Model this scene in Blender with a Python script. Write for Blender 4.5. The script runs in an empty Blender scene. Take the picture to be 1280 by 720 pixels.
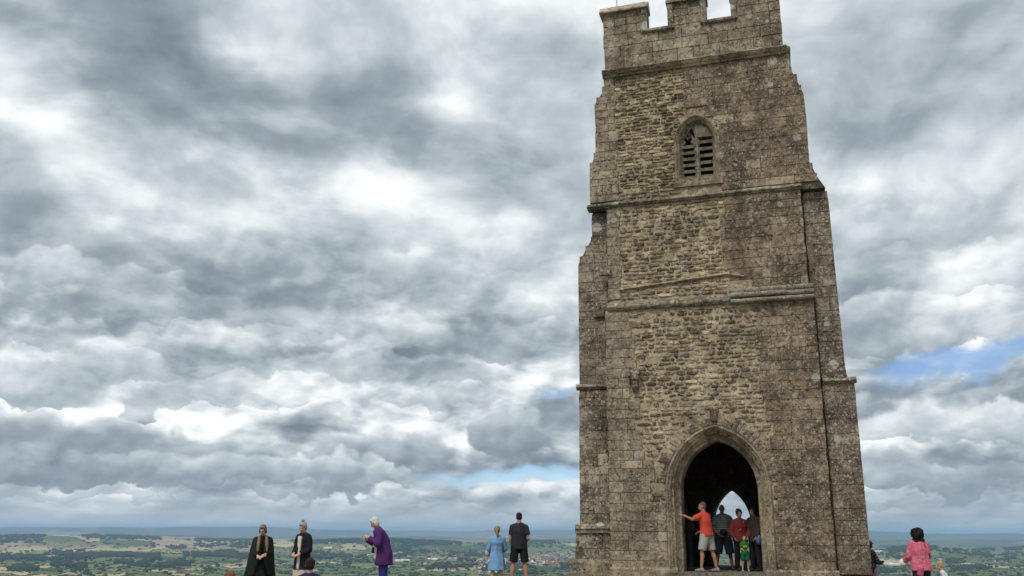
import bpy, bmesh, math, random
import numpy as np
from mathutils import Vector, Matrix, noise as mnoise

random.seed(7)
R = math.radians
S = bpy.context.scene
COL = S.collection

# ------------------------------------------------------------------ camera
CAM_Z = 1.6
F_PX, PITCH, ROLL = 1130.0, R(15.1), R(0.3)          # focal length in pixels of a 1280 wide frame
cam = bpy.data.cameras.new('camera')
cam.lens = 36.0 * F_PX / 1280.0
cam.sensor_width = 36.0
cam.clip_start, cam.clip_end = 0.1, 200000.0
cam_o = bpy.data.objects.new('camera', cam)
COL.objects.link(cam_o)
cam_o.matrix_world = Matrix.Translation((0, 0, CAM_Z)) @ Matrix.Rotation(R(90) + PITCH, 4, 'X') @ Matrix.Rotation(ROLL, 4, 'Z')
S.camera = cam_o

# ------------------------------------------------------------------ render / exposure
S.view_settings.view_transform = 'Standard'
S.view_settings.look = 'None'
S.view_settings.exposure = 0.4
S.view_settings.gamma = 1.0
S.view_settings.use_curve_mapping = False
S.render.engine = 'CYCLES'
S.cycles.use_denoising = True
S.cycles.use_adaptive_sampling = True
S.cycles.adaptive_threshold = 0.02
S.cycles.max_bounces = 6
S.cycles.diffuse_bounces = 3
S.cycles.volume_bounces = 1
S.cycles.sample_clamp_indirect = 6.0

# ------------------------------------------------------------------ sun (veiled by cloud)
SUN_EL, SUN_AZ = R(54), R(-145)       # azimuth from +Y, positive to the right
sd = Vector((math.sin(SUN_AZ) * math.cos(SUN_EL), math.cos(SUN_AZ) * math.cos(SUN_EL), math.sin(SUN_EL)))
sun = bpy.data.lights.new('sun', 'SUN')
sun.energy = 1.5
sun.angle = R(14)
sun.color = (1.0, 0.95, 0.88)
sun_o = bpy.data.objects.new('sun', sun)
sun_o.rotation_euler = (-sd).to_track_quat('-Z', 'Y').to_euler()
sun_o.location = (0, 0, 60)
COL.objects.link(sun_o)

# ------------------------------------------------------------------ pixel helpers
def ray(x, y):
    dx, dy = x - 640.0, y - 360.0
    c, s = math.cos(ROLL), math.sin(ROLL)
    dx, dy = c * dx + s * dy, -s * dx + c * dy
    c, s = math.cos(PITCH), math.sin(PITCH)
    return Vector((dx, c * F_PX + s * dy, s * F_PX - c * dy))

def at(x, y, depth):
    r = ray(x, y)
    return Vector((0, 0, CAM_Z)) + r * (depth / r.y)

# ------------------------------------------------------------------ world: Nishita sky behind broken cloud
W = bpy.data.worlds.new('World')
W.use_nodes = True
NT = W.node_tree
NT.nodes.clear()

class G:
    """small expression helper over a node tree"""
    def __init__(self, nt): self.nt = nt
    def node(self, t, **kw):
        n = self.nt.nodes.new(t)
        for k, v in kw.items(): setattr(n, k, v)
        return n
    def put(self, sock, v):
        if v is None: return
        if isinstance(v, bpy.types.NodeSocket): self.nt.links.new(v, sock)
        else: sock.default_value = v
    def m(self, op, a, b=None, c=None, clamp=False):
        n = self.node('ShaderNodeMath', operation=op, use_clamp=clamp)
        for i, v in enumerate((a, b, c)): self.put(n.inputs[i], v)
        return n.outputs[0]
    def v(self, op, a, b=None, s=None):
        n = self.node('ShaderNodeVectorMath', operation=op)
        self.put(n.inputs[0], a)
        if b is not None: self.put(n.inputs[1], b)
        if s is not None: self.put(n.inputs['Scale'], s)
        return n.outputs['Value'] if op in ('DOT_PRODUCT', 'LENGTH', 'DISTANCE') else n.outputs[0]
    def noise(self, vec, scale, detail=4, rough=.55, dist=0.0, lac=2.0, dim='3D', norm=True):
        n = self.node('ShaderNodeTexNoise', noise_dimensions=dim)
        n.normalize = norm
        self.put(n.inputs['Vector'], vec)
        for k, x in (('Scale', scale), ('Detail', detail), ('Roughness', rough), ('Distortion', dist), ('Lacunarity', lac)):
            n.inputs[k].default_value = x
        return n.outputs['Fac']
    def voro(self, vec, scale, rand=1.0, feature='F1'):
        n = self.node('ShaderNodeTexVoronoi', feature=feature)
        self.put(n.inputs['Vector'], vec); n.inputs['Scale'].default_value = scale
        n.inputs['Randomness'].default_value = rand
        return n
    def smooth(self, x, a, b):
        n = self.node('ShaderNodeMapRange', interpolation_type='SMOOTHSTEP')
        self.put(n.inputs[0], x)
        n.inputs[1].default_value, n.inputs[2].default_value = a, b
        n.inputs[3].default_value, n.inputs[4].default_value = 0, 1
        return n.outputs[0]
    def mix(self, f, a, b, mode='MIX'):
        n = self.node('ShaderNodeMix', data_type='RGBA', blend_type=mode)
        self.put(n.inputs[0], f)
        for i, q in ((6, a), (7, b)):
            if isinstance(q, tuple) and len(q) == 3: q = q + (1,)
            self.put(n.inputs[i], q)
        return n.outputs[2]
    def ramp(self, f, stops):
        n = self.node('ShaderNodeValToRGB')
        el = n.color_ramp.elements
        while len(el) < len(stops): el.new(.5)
        for e, (p, c) in zip(el, stops): e.position = p; e.color = c + (1,)
        self.put(n.inputs[0], f)
        return n.outputs[0]
    def xyz(self, x, y, z=0.0):
        n = self.node('ShaderNodeCombineXYZ')
        for i, q in enumerate((x, y, z)): self.put(n.inputs[i], q)
        return n.outputs[0]
    def sep(self, v):
        n = self.node('ShaderNodeSeparateXYZ'); self.put(n.inputs[0], v)
        return n.outputs

def build_world():
    g = G(NT)
    tc = g.node('ShaderNodeTexCoord')
    d = g.v('NORMALIZE', tc.outputs['Generated'])
    dx, dy, dz = g.sep(d)
    az = g.m('ARCTAN2', dx, dy)
    el = g.m('ARCSINE', dz)
    # the deck: a flat layer overhead, seen in perspective
    k = g.m('ADD', g.m('MAXIMUM', dz, 0.0), 0.30)
    q = g.v('SCALE', g.xyz(dx, dy, 0.0), s=g.m('DIVIDE', 1.0, k))
    q = g.v('ADD', q, (3.7, 1.9, 0.4))
    warp = g.node('ShaderNodeTexNoise'); g.put(warp.inputs['Vector'], q)
    warp.inputs['Scale'].default_value = 1.6; warp.inputs['Detail'].default_value = 3
    q = g.v('ADD', q, g.v('SCALE', g.v('SUBTRACT', warp.outputs['Color'], (.5, .5, .5)), s=.35))
    big = g.noise(q, 1.6, 3, .5)
    det = g.noise(q, 3.6, 6, .52, .1)
    det2 = g.noise(g.v('ADD', q, (-.04, .055, 0)), 3.6, 6, .52, .1)
    # heaped cloud towards the horizon: upright billows, lit tops and flat dark bases
    elw = g.m('POWER', g.m('MAXIMUM', g.m('ADD', el, .03), 0.0005), 0.72)
    s0 = g.xyz(g.m('MULTIPLY', az, 5.2), g.m('MULTIPLY', elw, 8.6), 1.3)
    sw = g.node('ShaderNodeTexNoise'); g.put(sw.inputs['Vector'], s0)
    sw.inputs['Scale'].default_value = 2.2; sw.inputs['Detail'].default_value = 3
    s1 = g.v('ADD', s0, g.v('SCALE', g.v('SUBTRACT', sw.outputs['Color'], (.5, .5, .5)), s=.30))
    h1 = g.noise(s1, 1.75, 6, .52)
    h2 = g.noise(g.v('ADD', s1, (-.06, .10, 0)), 1.75, 6, .52)
    h3 = g.noise(g.v('ADD', s1, (.0, .30, 0)), 1.75, 3, .48)
    low = g.m('SUBTRACT', 1.0, g.smooth(el, .16, .36))                 # weight of the heaped kind
    # luminance of the deck
    Ld = g.m('ADD', g.m('MULTIPLY', g.m('SUBTRACT', big, .5), 1.15), .575)
    Ld = g.m('ADD', Ld, g.m('MULTIPLY', g.m('SUBTRACT', det, .5), 1.0))
    Ld = g.m('ADD', Ld, g.m('MULTIPLY', g.m('SUBTRACT', det, det2), 1.0))
    edge = g.m('SUBTRACT', h1, h2)
    Lh = g.m('ADD', g.m('MULTIPLY', edge, 2.1), .53)
    Lh = g.m('ADD', Lh, g.m('MULTIPLY', g.m('SUBTRACT', g.noise(s1, 1.75, 3, .48), h3), .9))
    Lh = g.m('ADD', Lh, g.m('MULTIPLY', g.m('SUBTRACT', det, .5), .45))
    # rounded bulges, lit from above
    iso = g.xyz(g.m('MULTIPLY', az, 30.0), g.m('MULTIPLY', el, 36.0), 2.0)
    iw = g.node('ShaderNodeTexNoise'); g.put(iw.inputs['Vector'], iso)
    iw.inputs['Scale'].default_value = .9; iw.inputs['Detail'].default_value = 5
    isoW = g.v('ADD', iso, g.v('SCALE', g.v('SUBTRACT', iw.outputs['Color'], (.5, .5, .5)), s=.9))
    b1 = g.voro(isoW, .62).outputs['Distance']; b2 = g.voro(isoW, 1.6).outputs['Distance']
    bil = g.m('SUBTRACT', .62, g.m('ADD', g.m('MULTIPLY', b1, .75), g.m('MULTIPLY', b2, .35)))     # rounded bulges with creases between
    up = g.v('ADD', isoW, (-.25, .45, 0))
    c1 = g.voro(up, .62).outputs['Distance']
    relief = g.m('SUBTRACT', c1, b1)
    relief2 = g.m('SUBTRACT', g.voro(g.v('ADD', isoW, (-.12, .20, 0)), 1.6).outputs['Distance'], b2)
    Lh = g.m('ADD', Lh, g.m('ADD', g.m('MULTIPLY', relief, .17), g.m('MULTIPLY', relief2, .13)))
    Ld = g.m('ADD', Ld, g.m('ADD', g.m('MULTIPLY', relief, .09), g.m('MULTIPLY', relief2, .05)))
    n = g.node('ShaderNodeMix', data_type='FLOAT')
    g.put(n.inputs[0], low); g.put(n.inputs[2], Ld); g.put(n.inputs[3], Lh)
    L = n.outputs[0]
    # single banks and breaks of the day: (pixel x, y, half width, half height, amount); ragged through the warp
    wn = g.node('ShaderNodeTexNoise'); g.put(wn.inputs['Vector'], d)
    wn.inputs['Scale'].default_value = 7.0; wn.inputs['Detail'].default_value = 6
    wob = g.v('SCALE', g.v('SUBTRACT', wn.outputs['Color'], (.5, .5, .5)), s=.16)
    wx, wy, _ = g.sep(wob)
    azw, elv = g.m('ADD', az, wx), g.m('ADD', el, wy)
    def blob(px, py, hw, hh):
        r = ray(px, py).normalized()
        a0, e0 = math.atan2(r.x, r.y), math.asin(r.z)
        u = g.m('MULTIPLY', g.m('SUBTRACT', azw, a0), F_PX * .96 / hw)
        v = g.m('MULTIPLY', g.m('SUBTRACT', elv, e0), F_PX * .96 / hh)
        return g.m('POWER', 2.718, g.m('MULTIPLY', g.m('ADD', g.m('MULTIPLY', u, u), g.m('MULTIPLY', v, v)), -1.0))
    for px, py, hw, hh, a in CLOUDS:
        L = g.m('ADD', L, g.m('MULTIPLY', blob(px, py, hw, hh), a * (.95 if a < 0 else .85)))
    # single heaps of cumulus standing over the plain, far ones first
    w2x, w2y, _ = g.sep(g.v('SCALE', g.v('SUBTRACT', iw.outputs['Color'], (.5, .5, .5)), s=.055))
    az2, el2 = g.m('ADD', az, w2x), g.m('ADD', el, w2y)
    for px, py, hw, hh, top, base, op in HEAPS:
        r = ray(px, py).normalized()
        a0, e0 = math.atan2(r.x, r.y), math.asin(r.z)
        u = g.m('MULTIPLY', g.m('SUBTRACT', az2, a0), F_PX * .96 / hw)
        v = g.m('MULTIPLY', g.m('SUBTRACT', el2, e0), F_PX * .96 / hh)
        vb = g.m('MULTIPLY', g.m('MINIMUM', v, 0.0), 4.0)                      # the base is cut off flat
        vt = g.m('MAXIMUM', v, 0.0)
        f = g.m('SUBTRACT', 1.0, g.m('ADD', g.m('MULTIPLY', u, u), g.m('ADD', g.m('MULTIPLY', vt, vt), g.m('MULTIPLY', vb, vb))))
        f = g.m('ADD', f, g.m('MULTIPLY', bil, 1.5))
        msk = g.m('MULTIPLY', g.smooth(f, .02, .55), op)
        Li = g.m('ADD', base - .09, g.m('MULTIPLY', g.m('MAXIMUM', v, -.1), top - base + .06))
        Li = g.m('ADD', Li, g.m('ADD', g.m('MULTIPLY', relief, .26), g.m('MULTIPLY', relief2, .12)))
        Li = g.m('ADD', Li, g.m('MULTIPLY', edge, .6))
        n = g.node('ShaderNodeMix', data_type='FLOAT')
        g.put(n.inputs[0], msk); g.put(n.inputs[2], L); g.put(n.inputs[3], Li)
        L = n.outputs[0]
    # a paler, quieter strip right above the horizon
    strip = g.m('SUBTRACT', 1.0, g.smooth(el, .010, .045))
    n = g.node('ShaderNodeMix', data_type='FLOAT')
    g.put(n.inputs[0], g.m('MULTIPLY', strip, .72)); g.put(n.inputs[2], L)
    thin = g.noise(g.xyz(g.m('MULTIPLY', az, 3.0), g.m('MULTIPLY', el, 36.0), 0), 1.8, 4)
    g.put(n.inputs[3], g.m('ADD', .50, g.m('MULTIPLY', g.m('SUBTRACT', thin, .5), .5)))
    L = n.outputs[0]
    cloud = g.ramp(L, [(.0, (.185, .225, .265)), (.28, (.30, .352, .395)), (.55, (.51, .57, .605)), (.80, (.80, .84, .852)), (1.0, (1.0, 1.0, 1.0))])
    # gaps of clear sky
    gap = None
    for px, py, hw, hh, a in GAPS:
        b = g.m('MULTIPLY', blob(px, py, hw, hh), a)
        gap = b if gap is None else g.m('ADD', gap, b)
    gap = g.m('SUBTRACT', gap, g.m('MULTIPLY', g.m('SUBTRACT', h1, .5), 1.2))
    gap = g.m('SUBTRACT', gap, g.m('MULTIPLY', bil, .35))
    gap = g.m('MULTIPLY', g.smooth(gap, .24, .90), .80)
    sky = g.node('ShaderNodeTexSky', sky_type='NISHITA')
    sky.sun_disc = False
    sky.sun_elevation = SUN_EL
    sky.sun_rotation = SUN_AZ
    sky.altitude = 150
    sky.air_density, sky.dust_density, sky.ozone_density = 0.8, 0.05, 6.0
    bg1 = g.node('ShaderNodeBackground'); NT.links.new(sky.outputs[0], bg1.inputs[0]); bg1.inputs[1].default_value = 0.095
    bg2 = g.node('ShaderNodeBackground'); NT.links.new(cloud, bg2.inputs[0]); bg2.inputs[1].default_value = CLOUD_STRENGTH
    mx = g.node('ShaderNodeMixShader')
    cover = g.m('SUBTRACT', 1.0, gap, clamp=True)
    NT.links.new(cover, mx.inputs[0]); NT.links.new(bg1.outputs[0], mx.inputs[1]); NT.links.new(bg2.outputs[0], mx.inputs[2])
    out = g.node('ShaderNodeOutputWorld')
    NT.links.new(mx.outputs[0], out.inputs['Surface'])
    W.cycles.sampling_method = 'MANUAL'
    W.cycles.sample_map_resolution = 512

CLOUD_STRENGTH = 0.84
CLOUDS = [(165, 45, 150, 75, -.34), (330, 135, 150, 45, -.25), (455, 175, 90, 50, -.22), (640, 95, 120, 90, -.18), (700, 60, 90, 70, -.2),
          (300, 78, 45, 26, .45), (60, 175, 110, 60, .34), (180, 235, 110, 32, .32), (20, 110, 60, 70, .18), (575, 150, 70, 50, .30), (470, 245, 120, 40, .28),
          (250, 350, 260, 45, -.28), (600, 430, 90, 30, -.3), (420, 300, 160, 26, .2), (440, 480, 260, 40, .12), (90, 480, 120, 30, .1),
          (70, 585, 150, 22, -.3), (270, 590, 130, 16, -.28), (440, 570, 110, 20, -.25), (645, 545, 50, 24, -.38), (300, 535, 160, 30, .1),
          (1050, 90, 130, 110, -.16), (1230, 60, 100, 60, -.08), (1180, 230, 110, 50, .36), (1200, 330, 120, 24, .24), (1080, 390, 70, 60, -.32), (1190, 400, 100, 26, .3),
          (1160, 545, 110, 26, .32), (1230, 590, 90, 20, -.22), (1170, 628, 130, 14, -.3)]
HEAPS = [(90, 352, 130, 30, .80, .46, .5), (330, 330, 120, 26, .82, .48, .4), (520, 345, 90, 34, .88, .5, .5), (300, 398, 160, 30, .62, .36, .55), (480, 420, 110, 30, .84, .50, .5), (640, 330, 70, 36, .86, .52, .5), (620, 440, 80, 36, .60, .32, .65), (60, 425, 80, 26, .78, .46, .5), (230, 440, 100, 26, .84, .52, .5), (670, 395, 60, 30, .84, .5, .5), (390, 462, 110, 24, .84, .52, .5), (560, 505, 100, 24, .80, .5, .5), (260, 505, 90, 22, .76, .46, .5), (1150, 300, 120, 44, .88, .52, .5), (1240, 350, 90, 34, .90, .54, .5),
         (140, 470, 55, 45, .92, .5, .8), (40, 498, 70, 40, .75, .38, .75), (178, 520, 26, 24, .62, .36, .8), (330, 500, 90, 30, .72, .5, .5), (520, 470, 120, 28, .72, .5, .5),
         (480, 575, 130, 32, .62, .30, .7), (640, 560, 58, 46, .62, .26, .95), (90, 560, 110, 45, .72, .34, .8), (240, 575, 70, 42, .66, .30, .8), (30, 596, 90, 40, .55, .24, .9), (150, 600, 80, 42, .60, .26, .9), (255, 606, 62, 42, .66, .26, .9),
         (350, 600, 60, 30, .74, .40, .7), (420, 614, 56, 40, .66, .28, .9), (482, 602, 36, 22, .78, .42, .9), (330, 618, 130, 12, .55, .32, .6), (80, 622, 160, 10, .52, .36, .5), (600, 626, 110, 18, .62, .38, .6), (668, 628, 16, 26, .98, .66, .8), (625, 652, 32, 11, .85, .6, .7), (690, 640, 26, 20, .80, .52, .7), (560, 646, 44, 9, .72, .5, .6),
         (1120, 425, 90, 60, .78, .36, .75), (1230, 420, 80, 40, .85, .52, .7), (1180, 470, 22, 8, .6, .45, .8), (1130, 540, 80, 40, .92, .55, .85), (1230, 545, 70, 36, .88, .5, .8), (1110, 600, 70, 30, .66, .34, .8), (1220, 610, 80, 34, .56, .28, .85), (1180, 642, 130, 18, .50, .28, .8)]
GAPS = [(1225, 452, 130, 26, 1.15), (645, 581, 95, 15, 1.1), (708, 474, 24, 7, 1.0)]
build_world()
S.world = W

# ------------------------------------------------------------------ materials
def new_mat(name):
    m = bpy.data.materials.new(name)
    m.use_nodes = True
    nt = m.node_tree
    b = nt.nodes['Principled BSDF']
    b.inputs['Specular IOR Level'].default_value = .25
    return m, G(nt), b

def bump(g, b, h, strength, dist):
    n = g.node('ShaderNodeBump')
    n.inputs['Strength'].default_value = strength
    n.inputs['Distance'].default_value = dist
    g.put(n.inputs['Height'], h)
    g.put(b.inputs['Normal'], n.outputs[0])

def stone_mat(name, dark, mid, light, lichen=1.0, algae=.5, gold=0.0, tonew=.12):
    m, g, b = new_mat(name)
    pos = g.node('ShaderNodeNewGeometry').outputs['Position']
    at_ = g.node('ShaderNodeAttribute', attribute_name='tone')
    tone = at_.outputs['Fac']
    blot = g.noise(pos, 1.1, 5, .6)
    fine = g.noise(pos, 9, 6, .65)
    grit = g.noise(pos, 46, 4, .7)
    odd = g.m('MULTIPLY', g.smooth(tone, .93, .98), .30)                # the odd paler stone
    f = g.m('ADD', g.m('ADD', g.m('MULTIPLY', tone, tonew), odd), g.m('MULTIPLY', g.m('SUBTRACT', blot, .5), 1.0))
    f = g.m('ADD', f, g.m('MULTIPLY', g.m('SUBTRACT', fine, .5), 1.25))
    f = g.m('ADD', f, g.m('MULTIPLY', g.m('SUBTRACT', grit, .5), 1.1))
    patch = g.noise(pos, 2.8, 6, .62, .6)
    f = g.m('ADD', f, g.m('MULTIPLY', g.m('SUBTRACT', patch, .5), 1.1))
    f = g.m('ADD', f, .42 - tonew / 2)
    dark, mid, light = [(q[0] * 1.06, q[1] * 1.01, q[2] * .94) for q in (dark, mid, light)]
    c = g.ramp(f, [(.1, dark), (.5, mid), (.92, light)])
    if gold:
        gm = g.smooth(g.noise(pos, 1.6, 3, .6), .5, .72)
        c = g.mix(g.m('MULTIPLY', gm, gold), c, (.30, .225, .115), 'MIX')
    # weathering of the face: dark lichen growth in ragged sheets
    al = g.m('MULTIPLY', g.smooth(g.m('ADD', g.m('MULTIPLY', g.noise(pos, .75, 6, .68), .75), g.m('MULTIPLY', g.noise(pos, 7, 5, .7), .36)), .545, .66), min(1, algae * 1.2))
    c = g.mix(al, c, (.052, .044, .034))
    pit = g.m('SUBTRACT', 1.0, g.smooth(g.noise(pos, 17, 4, .65), .34, .44))
    c = g.mix(g.m('MULTIPLY', pit, .75), c, (.035, .03, .024))
    pale = g.smooth(g.noise(pos, .9, 7, .66), .58, .72)
    c = g.mix(g.m('MULTIPLY', pale, .5 * min(lichen, 1)), c, light)
    # pale lichen: round patches and a scatter of flecks
    clus = g.smooth(g.noise(pos, .55, 4, .6), .36, .60)
    for sc, r0, thr, amt, colr in ((2.1, .28, .66, .85, (.52, .51, .45)), (3.0, .17, .72, .8, (.50, .49, .42)), (8.5, .30, .60, .8, (.46, .44, .38)), (19.0, .38, .55, .75, (.46, .44, .38))):
        nz = g.node('ShaderNodeTexNoise'); g.put(nz.inputs['Vector'], pos); nz.inputs['Scale'].default_value = sc * 5; nz.inputs['Detail'].default_value = 3
        wv = g.v('ADD', pos, g.v('SCALE', g.v('SUBTRACT', nz.outputs['Color'], (.5, .5, .5)), s=.16 / sc))
        vo = g.voro(wv, sc)
        rnd = g.sep(vo.outputs['Color'])[0]
        on = g.smooth(rnd, thr, thr + .02)
        rad = g.m('MULTIPLY', g.m('SUBTRACT', rnd, thr - .12), r0 / .4)
        sp = g.m('SUBTRACT', 1.0, g.smooth(g.m('DIVIDE', vo.outputs['Distance'], rad), .75, 1.1))
        msk = g.m('MULTIPLY', g.m('MULTIPLY', sp, on), amt * lichen)
        msk = g.m('MULTIPLY', msk, g.m('ADD', .5, g.m('MULTIPLY', clus, .5)))
        c = g.mix(msk, c, colr)
    g.put(b.inputs['Base Color'], c)
    b.inputs['Roughness'].default_value = .93
    h = g.m('ADD', g.m('MULTIPLY', fine, .7), g.m('MULTIPLY', grit, .45))
    h = g.m('SUBTRACT', h, g.m('MULTIPLY', pit, .35))
    bump(g, b, h, .95, .045)
    return m

M = {}
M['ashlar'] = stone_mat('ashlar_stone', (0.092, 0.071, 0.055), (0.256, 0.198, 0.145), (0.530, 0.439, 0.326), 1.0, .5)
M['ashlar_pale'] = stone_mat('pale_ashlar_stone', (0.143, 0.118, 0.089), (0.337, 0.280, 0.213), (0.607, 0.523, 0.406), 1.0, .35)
M['buttress'] = stone_mat('buttress_stone', (0.099, 0.085, 0.070), (0.262, 0.216, 0.170), (0.561, 0.489, 0.393), 1.1, .55)
M['rubble'] = stone_mat('rubble_stone', (0.093, 0.072, 0.057), (0.286, 0.226, 0.161), (0.700, 0.575, 0.399), .75, .45, .22, .5)
M['rubble_gold'] = stone_mat('golden_rubble_stone', (0.100, 0.077, 0.053), (0.344, 0.275, 0.188), (0.700, 0.603, 0.397), .5, .3, .35, .45)
M['mortar'] = stone_mat('old_mortar', (0.256, 0.211, 0.150), (0.486, 0.411, 0.300), (0.700, 0.638, 0.488), .3, .3, .1)
M['joint'] = stone_mat('ashlar_joint', (.05, .042, .032), (.13, .106, .078), (.26, .225, .175), .4, .4)
M['dressed'] = stone_mat('dressed_stone', (0.148, 0.120, 0.090), (0.329, 0.275, 0.200), (0.594, 0.505, 0.374), .7, .3)
M['string'] = stone_mat('string_course_stone', (0.102, 0.088, 0.069), (0.276, 0.239, 0.187), (0.551, 0.507, 0.418), 1.4, .35)
M['string_pale'] = stone_mat('lichened_string_stone', (0.172, 0.158, 0.128), (0.296, 0.277, 0.232), (0.429, 0.408, 0.352), 1.5, .15)
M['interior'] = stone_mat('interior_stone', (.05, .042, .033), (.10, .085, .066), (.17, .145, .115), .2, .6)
M['floor'] = stone_mat('floor_stone', (.11, .10, .085), (.20, .185, .16), (.31, .29, .25), .3, .2)

def flat_mat(name, col, rough=.8, var=.15, scale=30, spec=.2, bumpd=0.0):
    m, g, b = new_mat(name)
    pos = g.node('ShaderNodeTexCoord').outputs['Object']
    n = g.noise(pos, scale, 4, .6)
    lo = tuple(c * (1 - var) for c in col); hi = tuple(min(1, c * (1 + var)) for c in col)
    g.put(b.inputs['Base Color'], g.ramp(n, [(.3, lo), (.7, hi)]))
    b.inputs['Roughness'].default_value = rough
    b.inputs['Specular IOR Level'].default_value = spec
    if bumpd: bump(g, b, n, .6, bumpd)
    return m
M['metal'] = flat_mat('dull_metal', (.12, .12, .12), .5)
M['louvre'] = stone_mat('louvre_stone', (0.135, 0.123, 0.097), (0.257, 0.230, 0.181), (0.405, 0.363, 0.285), .5, .25)
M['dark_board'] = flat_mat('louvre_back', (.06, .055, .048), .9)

# ------------------------------------------------------------------ mesh helpers
class MB:
    def __init__(self): self.v, self.f, self.t = [], [], []
    def add(self, verts, faces, tone=.5):
        o = len(self.v)
        self.v += [tuple(p) for p in verts]
        for f in faces: self.f.append(tuple(i + o for i in f)); self.t.append(tone)
        return self
    def box(self, x0, x1, y0, y1, z0, z1, tone=.5):
        v = [(x, y, z) for z in (z0, z1) for y in (y0, y1) for x in (x0, x1)]
        return self.add(v, [(0, 2, 3, 1), (4, 5, 7, 6), (0, 1, 5, 4), (2, 6, 7, 3), (0, 4, 6, 2), (1, 3, 7, 5)], tone)
    def prism(self, poly, y0, y1, tone=.5):
        """polygon in (x, z), extruded along y"""
        n = len(poly)
        v = [(x, y0, z) for x, z in poly] + [(x, y1, z) for x, z in poly]
        f = [tuple(range(n)), tuple(range(2 * n - 1, n - 1, -1))] + [(i, n + i, n + (i + 1) % n, (i + 1) % n) for i in range(n)]
        return self.add(v, f, tone)
    def mesh(self, name):
        me = bpy.data.meshes.new(name)
        me.from_pydata(self.v, [], self.f)
        a = me.attributes.new('tone', 'FLOAT', 'FACE')
        a.data.foreach_set('value', np.array(self.t, dtype=np.float32))
        bm = bmesh.new(); bm.from_mesh(me)
        bmesh.ops.recalc_face_normals(bm, faces=bm.faces)
        bm.to_mesh(me); bm.free()
        return me
    def build(self, name, mat, parent=None, smooth=False):
        me = self.mesh(name)
        me.materials.append(mat)
        if smooth:
            for p in me.polygons: p.use_smooth = True
        return link(name, me, parent)

def link(name, data, parent=None):
    o = bpy.data.objects.new(name, data)
    COL.objects.link(o)
    o.parent = parent
    return o

def tag(o, label, cat, group=None):
    o['label'] = label; o['category'] = cat
    if group: o['group'] = group
    return o

# ------------------------------------------------------------------ the tower
T_ROT = R(-17.1)
T0 = at(900, 716, 23.0)
FLOOR_Z = T0.z
tower = link('stone_tower', None)
tower.location = T0
tower.rotation_euler = (0, 0, T_ROT)
tag(tower, 'tall weathered stone church tower with battlements and an open pointed archway', 'tower')
TD = 5.7                                   # depth of the tower

def arch(cx, hw, zs, rise, off, z0, nj, na):
    """points of a two-centred pointed arch, jamb foot to jamb foot, 'off' outside the opening"""
    Rr = (rise * rise + hw * hw) / (2 * hw)
    c = Rr - hw
    ro = Rr + off
    amax = math.acos(c / ro)
    left = [(cx - hw - off, z0 + (zs - z0) * i / nj) for i in range(nj)]
    for i in range(na + 1):
        a = amax * i / na
        left.append((cx + c - ro * math.cos(a), zs + ro * math.sin(a)))
    right = [(2 * cx - x, z) for x, z in reversed(left[:-1])]
    return left + right

def arch_half(hw, zs, rise, off, z):
    """half width of the offset arch at height z, 0 above it"""
    if z <= zs: return hw + off
    Rr = (rise * rise + hw * hw) / (2 * hw); c = Rr - hw; ro = Rr + off
    q = ro * ro - (z - zs) ** 2
    return max(0.0, math.sqrt(q) - c) if q > 0 else 0.0

DOOR = (.05, .95, 1.98, 1.25)              # centre, half width, springing, rise
BACK = (.03, .55, 1.20, .99)
WIN = (-.03, .42, 11.42, .56)

def sweep(mb, rings, i0, i1, tone):
    """rings[k][i]: profile point k at path point i"""
    k = len(rings); n = i1 - i0 + 1
    v = [tuple(Vector(rings[a][i]) + mnoise.noise_vector(Vector(rings[a][i]) * 5.0) * .007) for i in range(i0, i1 + 1) for a in range(k)]
    f = [(i * k + a, i * k + a + 1, (i + 1) * k + a + 1, (i + 1) * k + a) for i in range(n - 1) for a in range(k - 1)]
    f += [tuple(range(k)), tuple(range((n - 1) * k + k - 1, (n - 1) * k - 1, -1))]
    mb.add(v, f, tone)

def arch_rings(spec, prof, z0, nj, na):
    rings = []
    for off, y in prof:
        rings.append([(x, y, z) for x, z in arch(spec[0], spec[1], spec[2], spec[3], off, z0, nj, na)])
    return rings

# --- front wall core (the mortar bed that the stones sit in)
MY = .035                                  # mortar face lies this far behind the stone faces
def stage_half(z): return 2.70 if z < 6.70 else 2.60
door_out = arch(DOOR[0], DOOR[1], DOOR[2], DOOR[3], .30, -1.2, 4, 14)
poly = [(-2.68, -1.2)] + door_out + [(2.68, -1.2), (2.68, 6.72), (2.58, 6.74), (2.58, 10.9), (WIN[0] + .58, 10.9), (WIN[0] + .58, 10.12), (WIN[0] - .58, 10.12), (WIN[0] - .58, 10.9), (-2.58, 10.9), (-2.58, 6.74), (-2.68, 6.72)]
front = MB().prism(poly, MY, .95).build('front_wall', M['mortar'], tower)
front['label'] = 'front wall of rubble panels and ashlar edges'
win_out = arch(WIN[0], WIN[1], WIN[2], WIN[3], .16, 10.9, 2, 10)
poly = [(-2.58, 10.902)] + win_out + [(2.58, 10.902), (2.58, 13.85), (-2.58, 13.85)]
poly = [(x, max(z, 10.902)) for x, z in poly]
MB().prism(poly, MY, .95).build('upper_front_wall', M['mortar'], tower)
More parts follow.
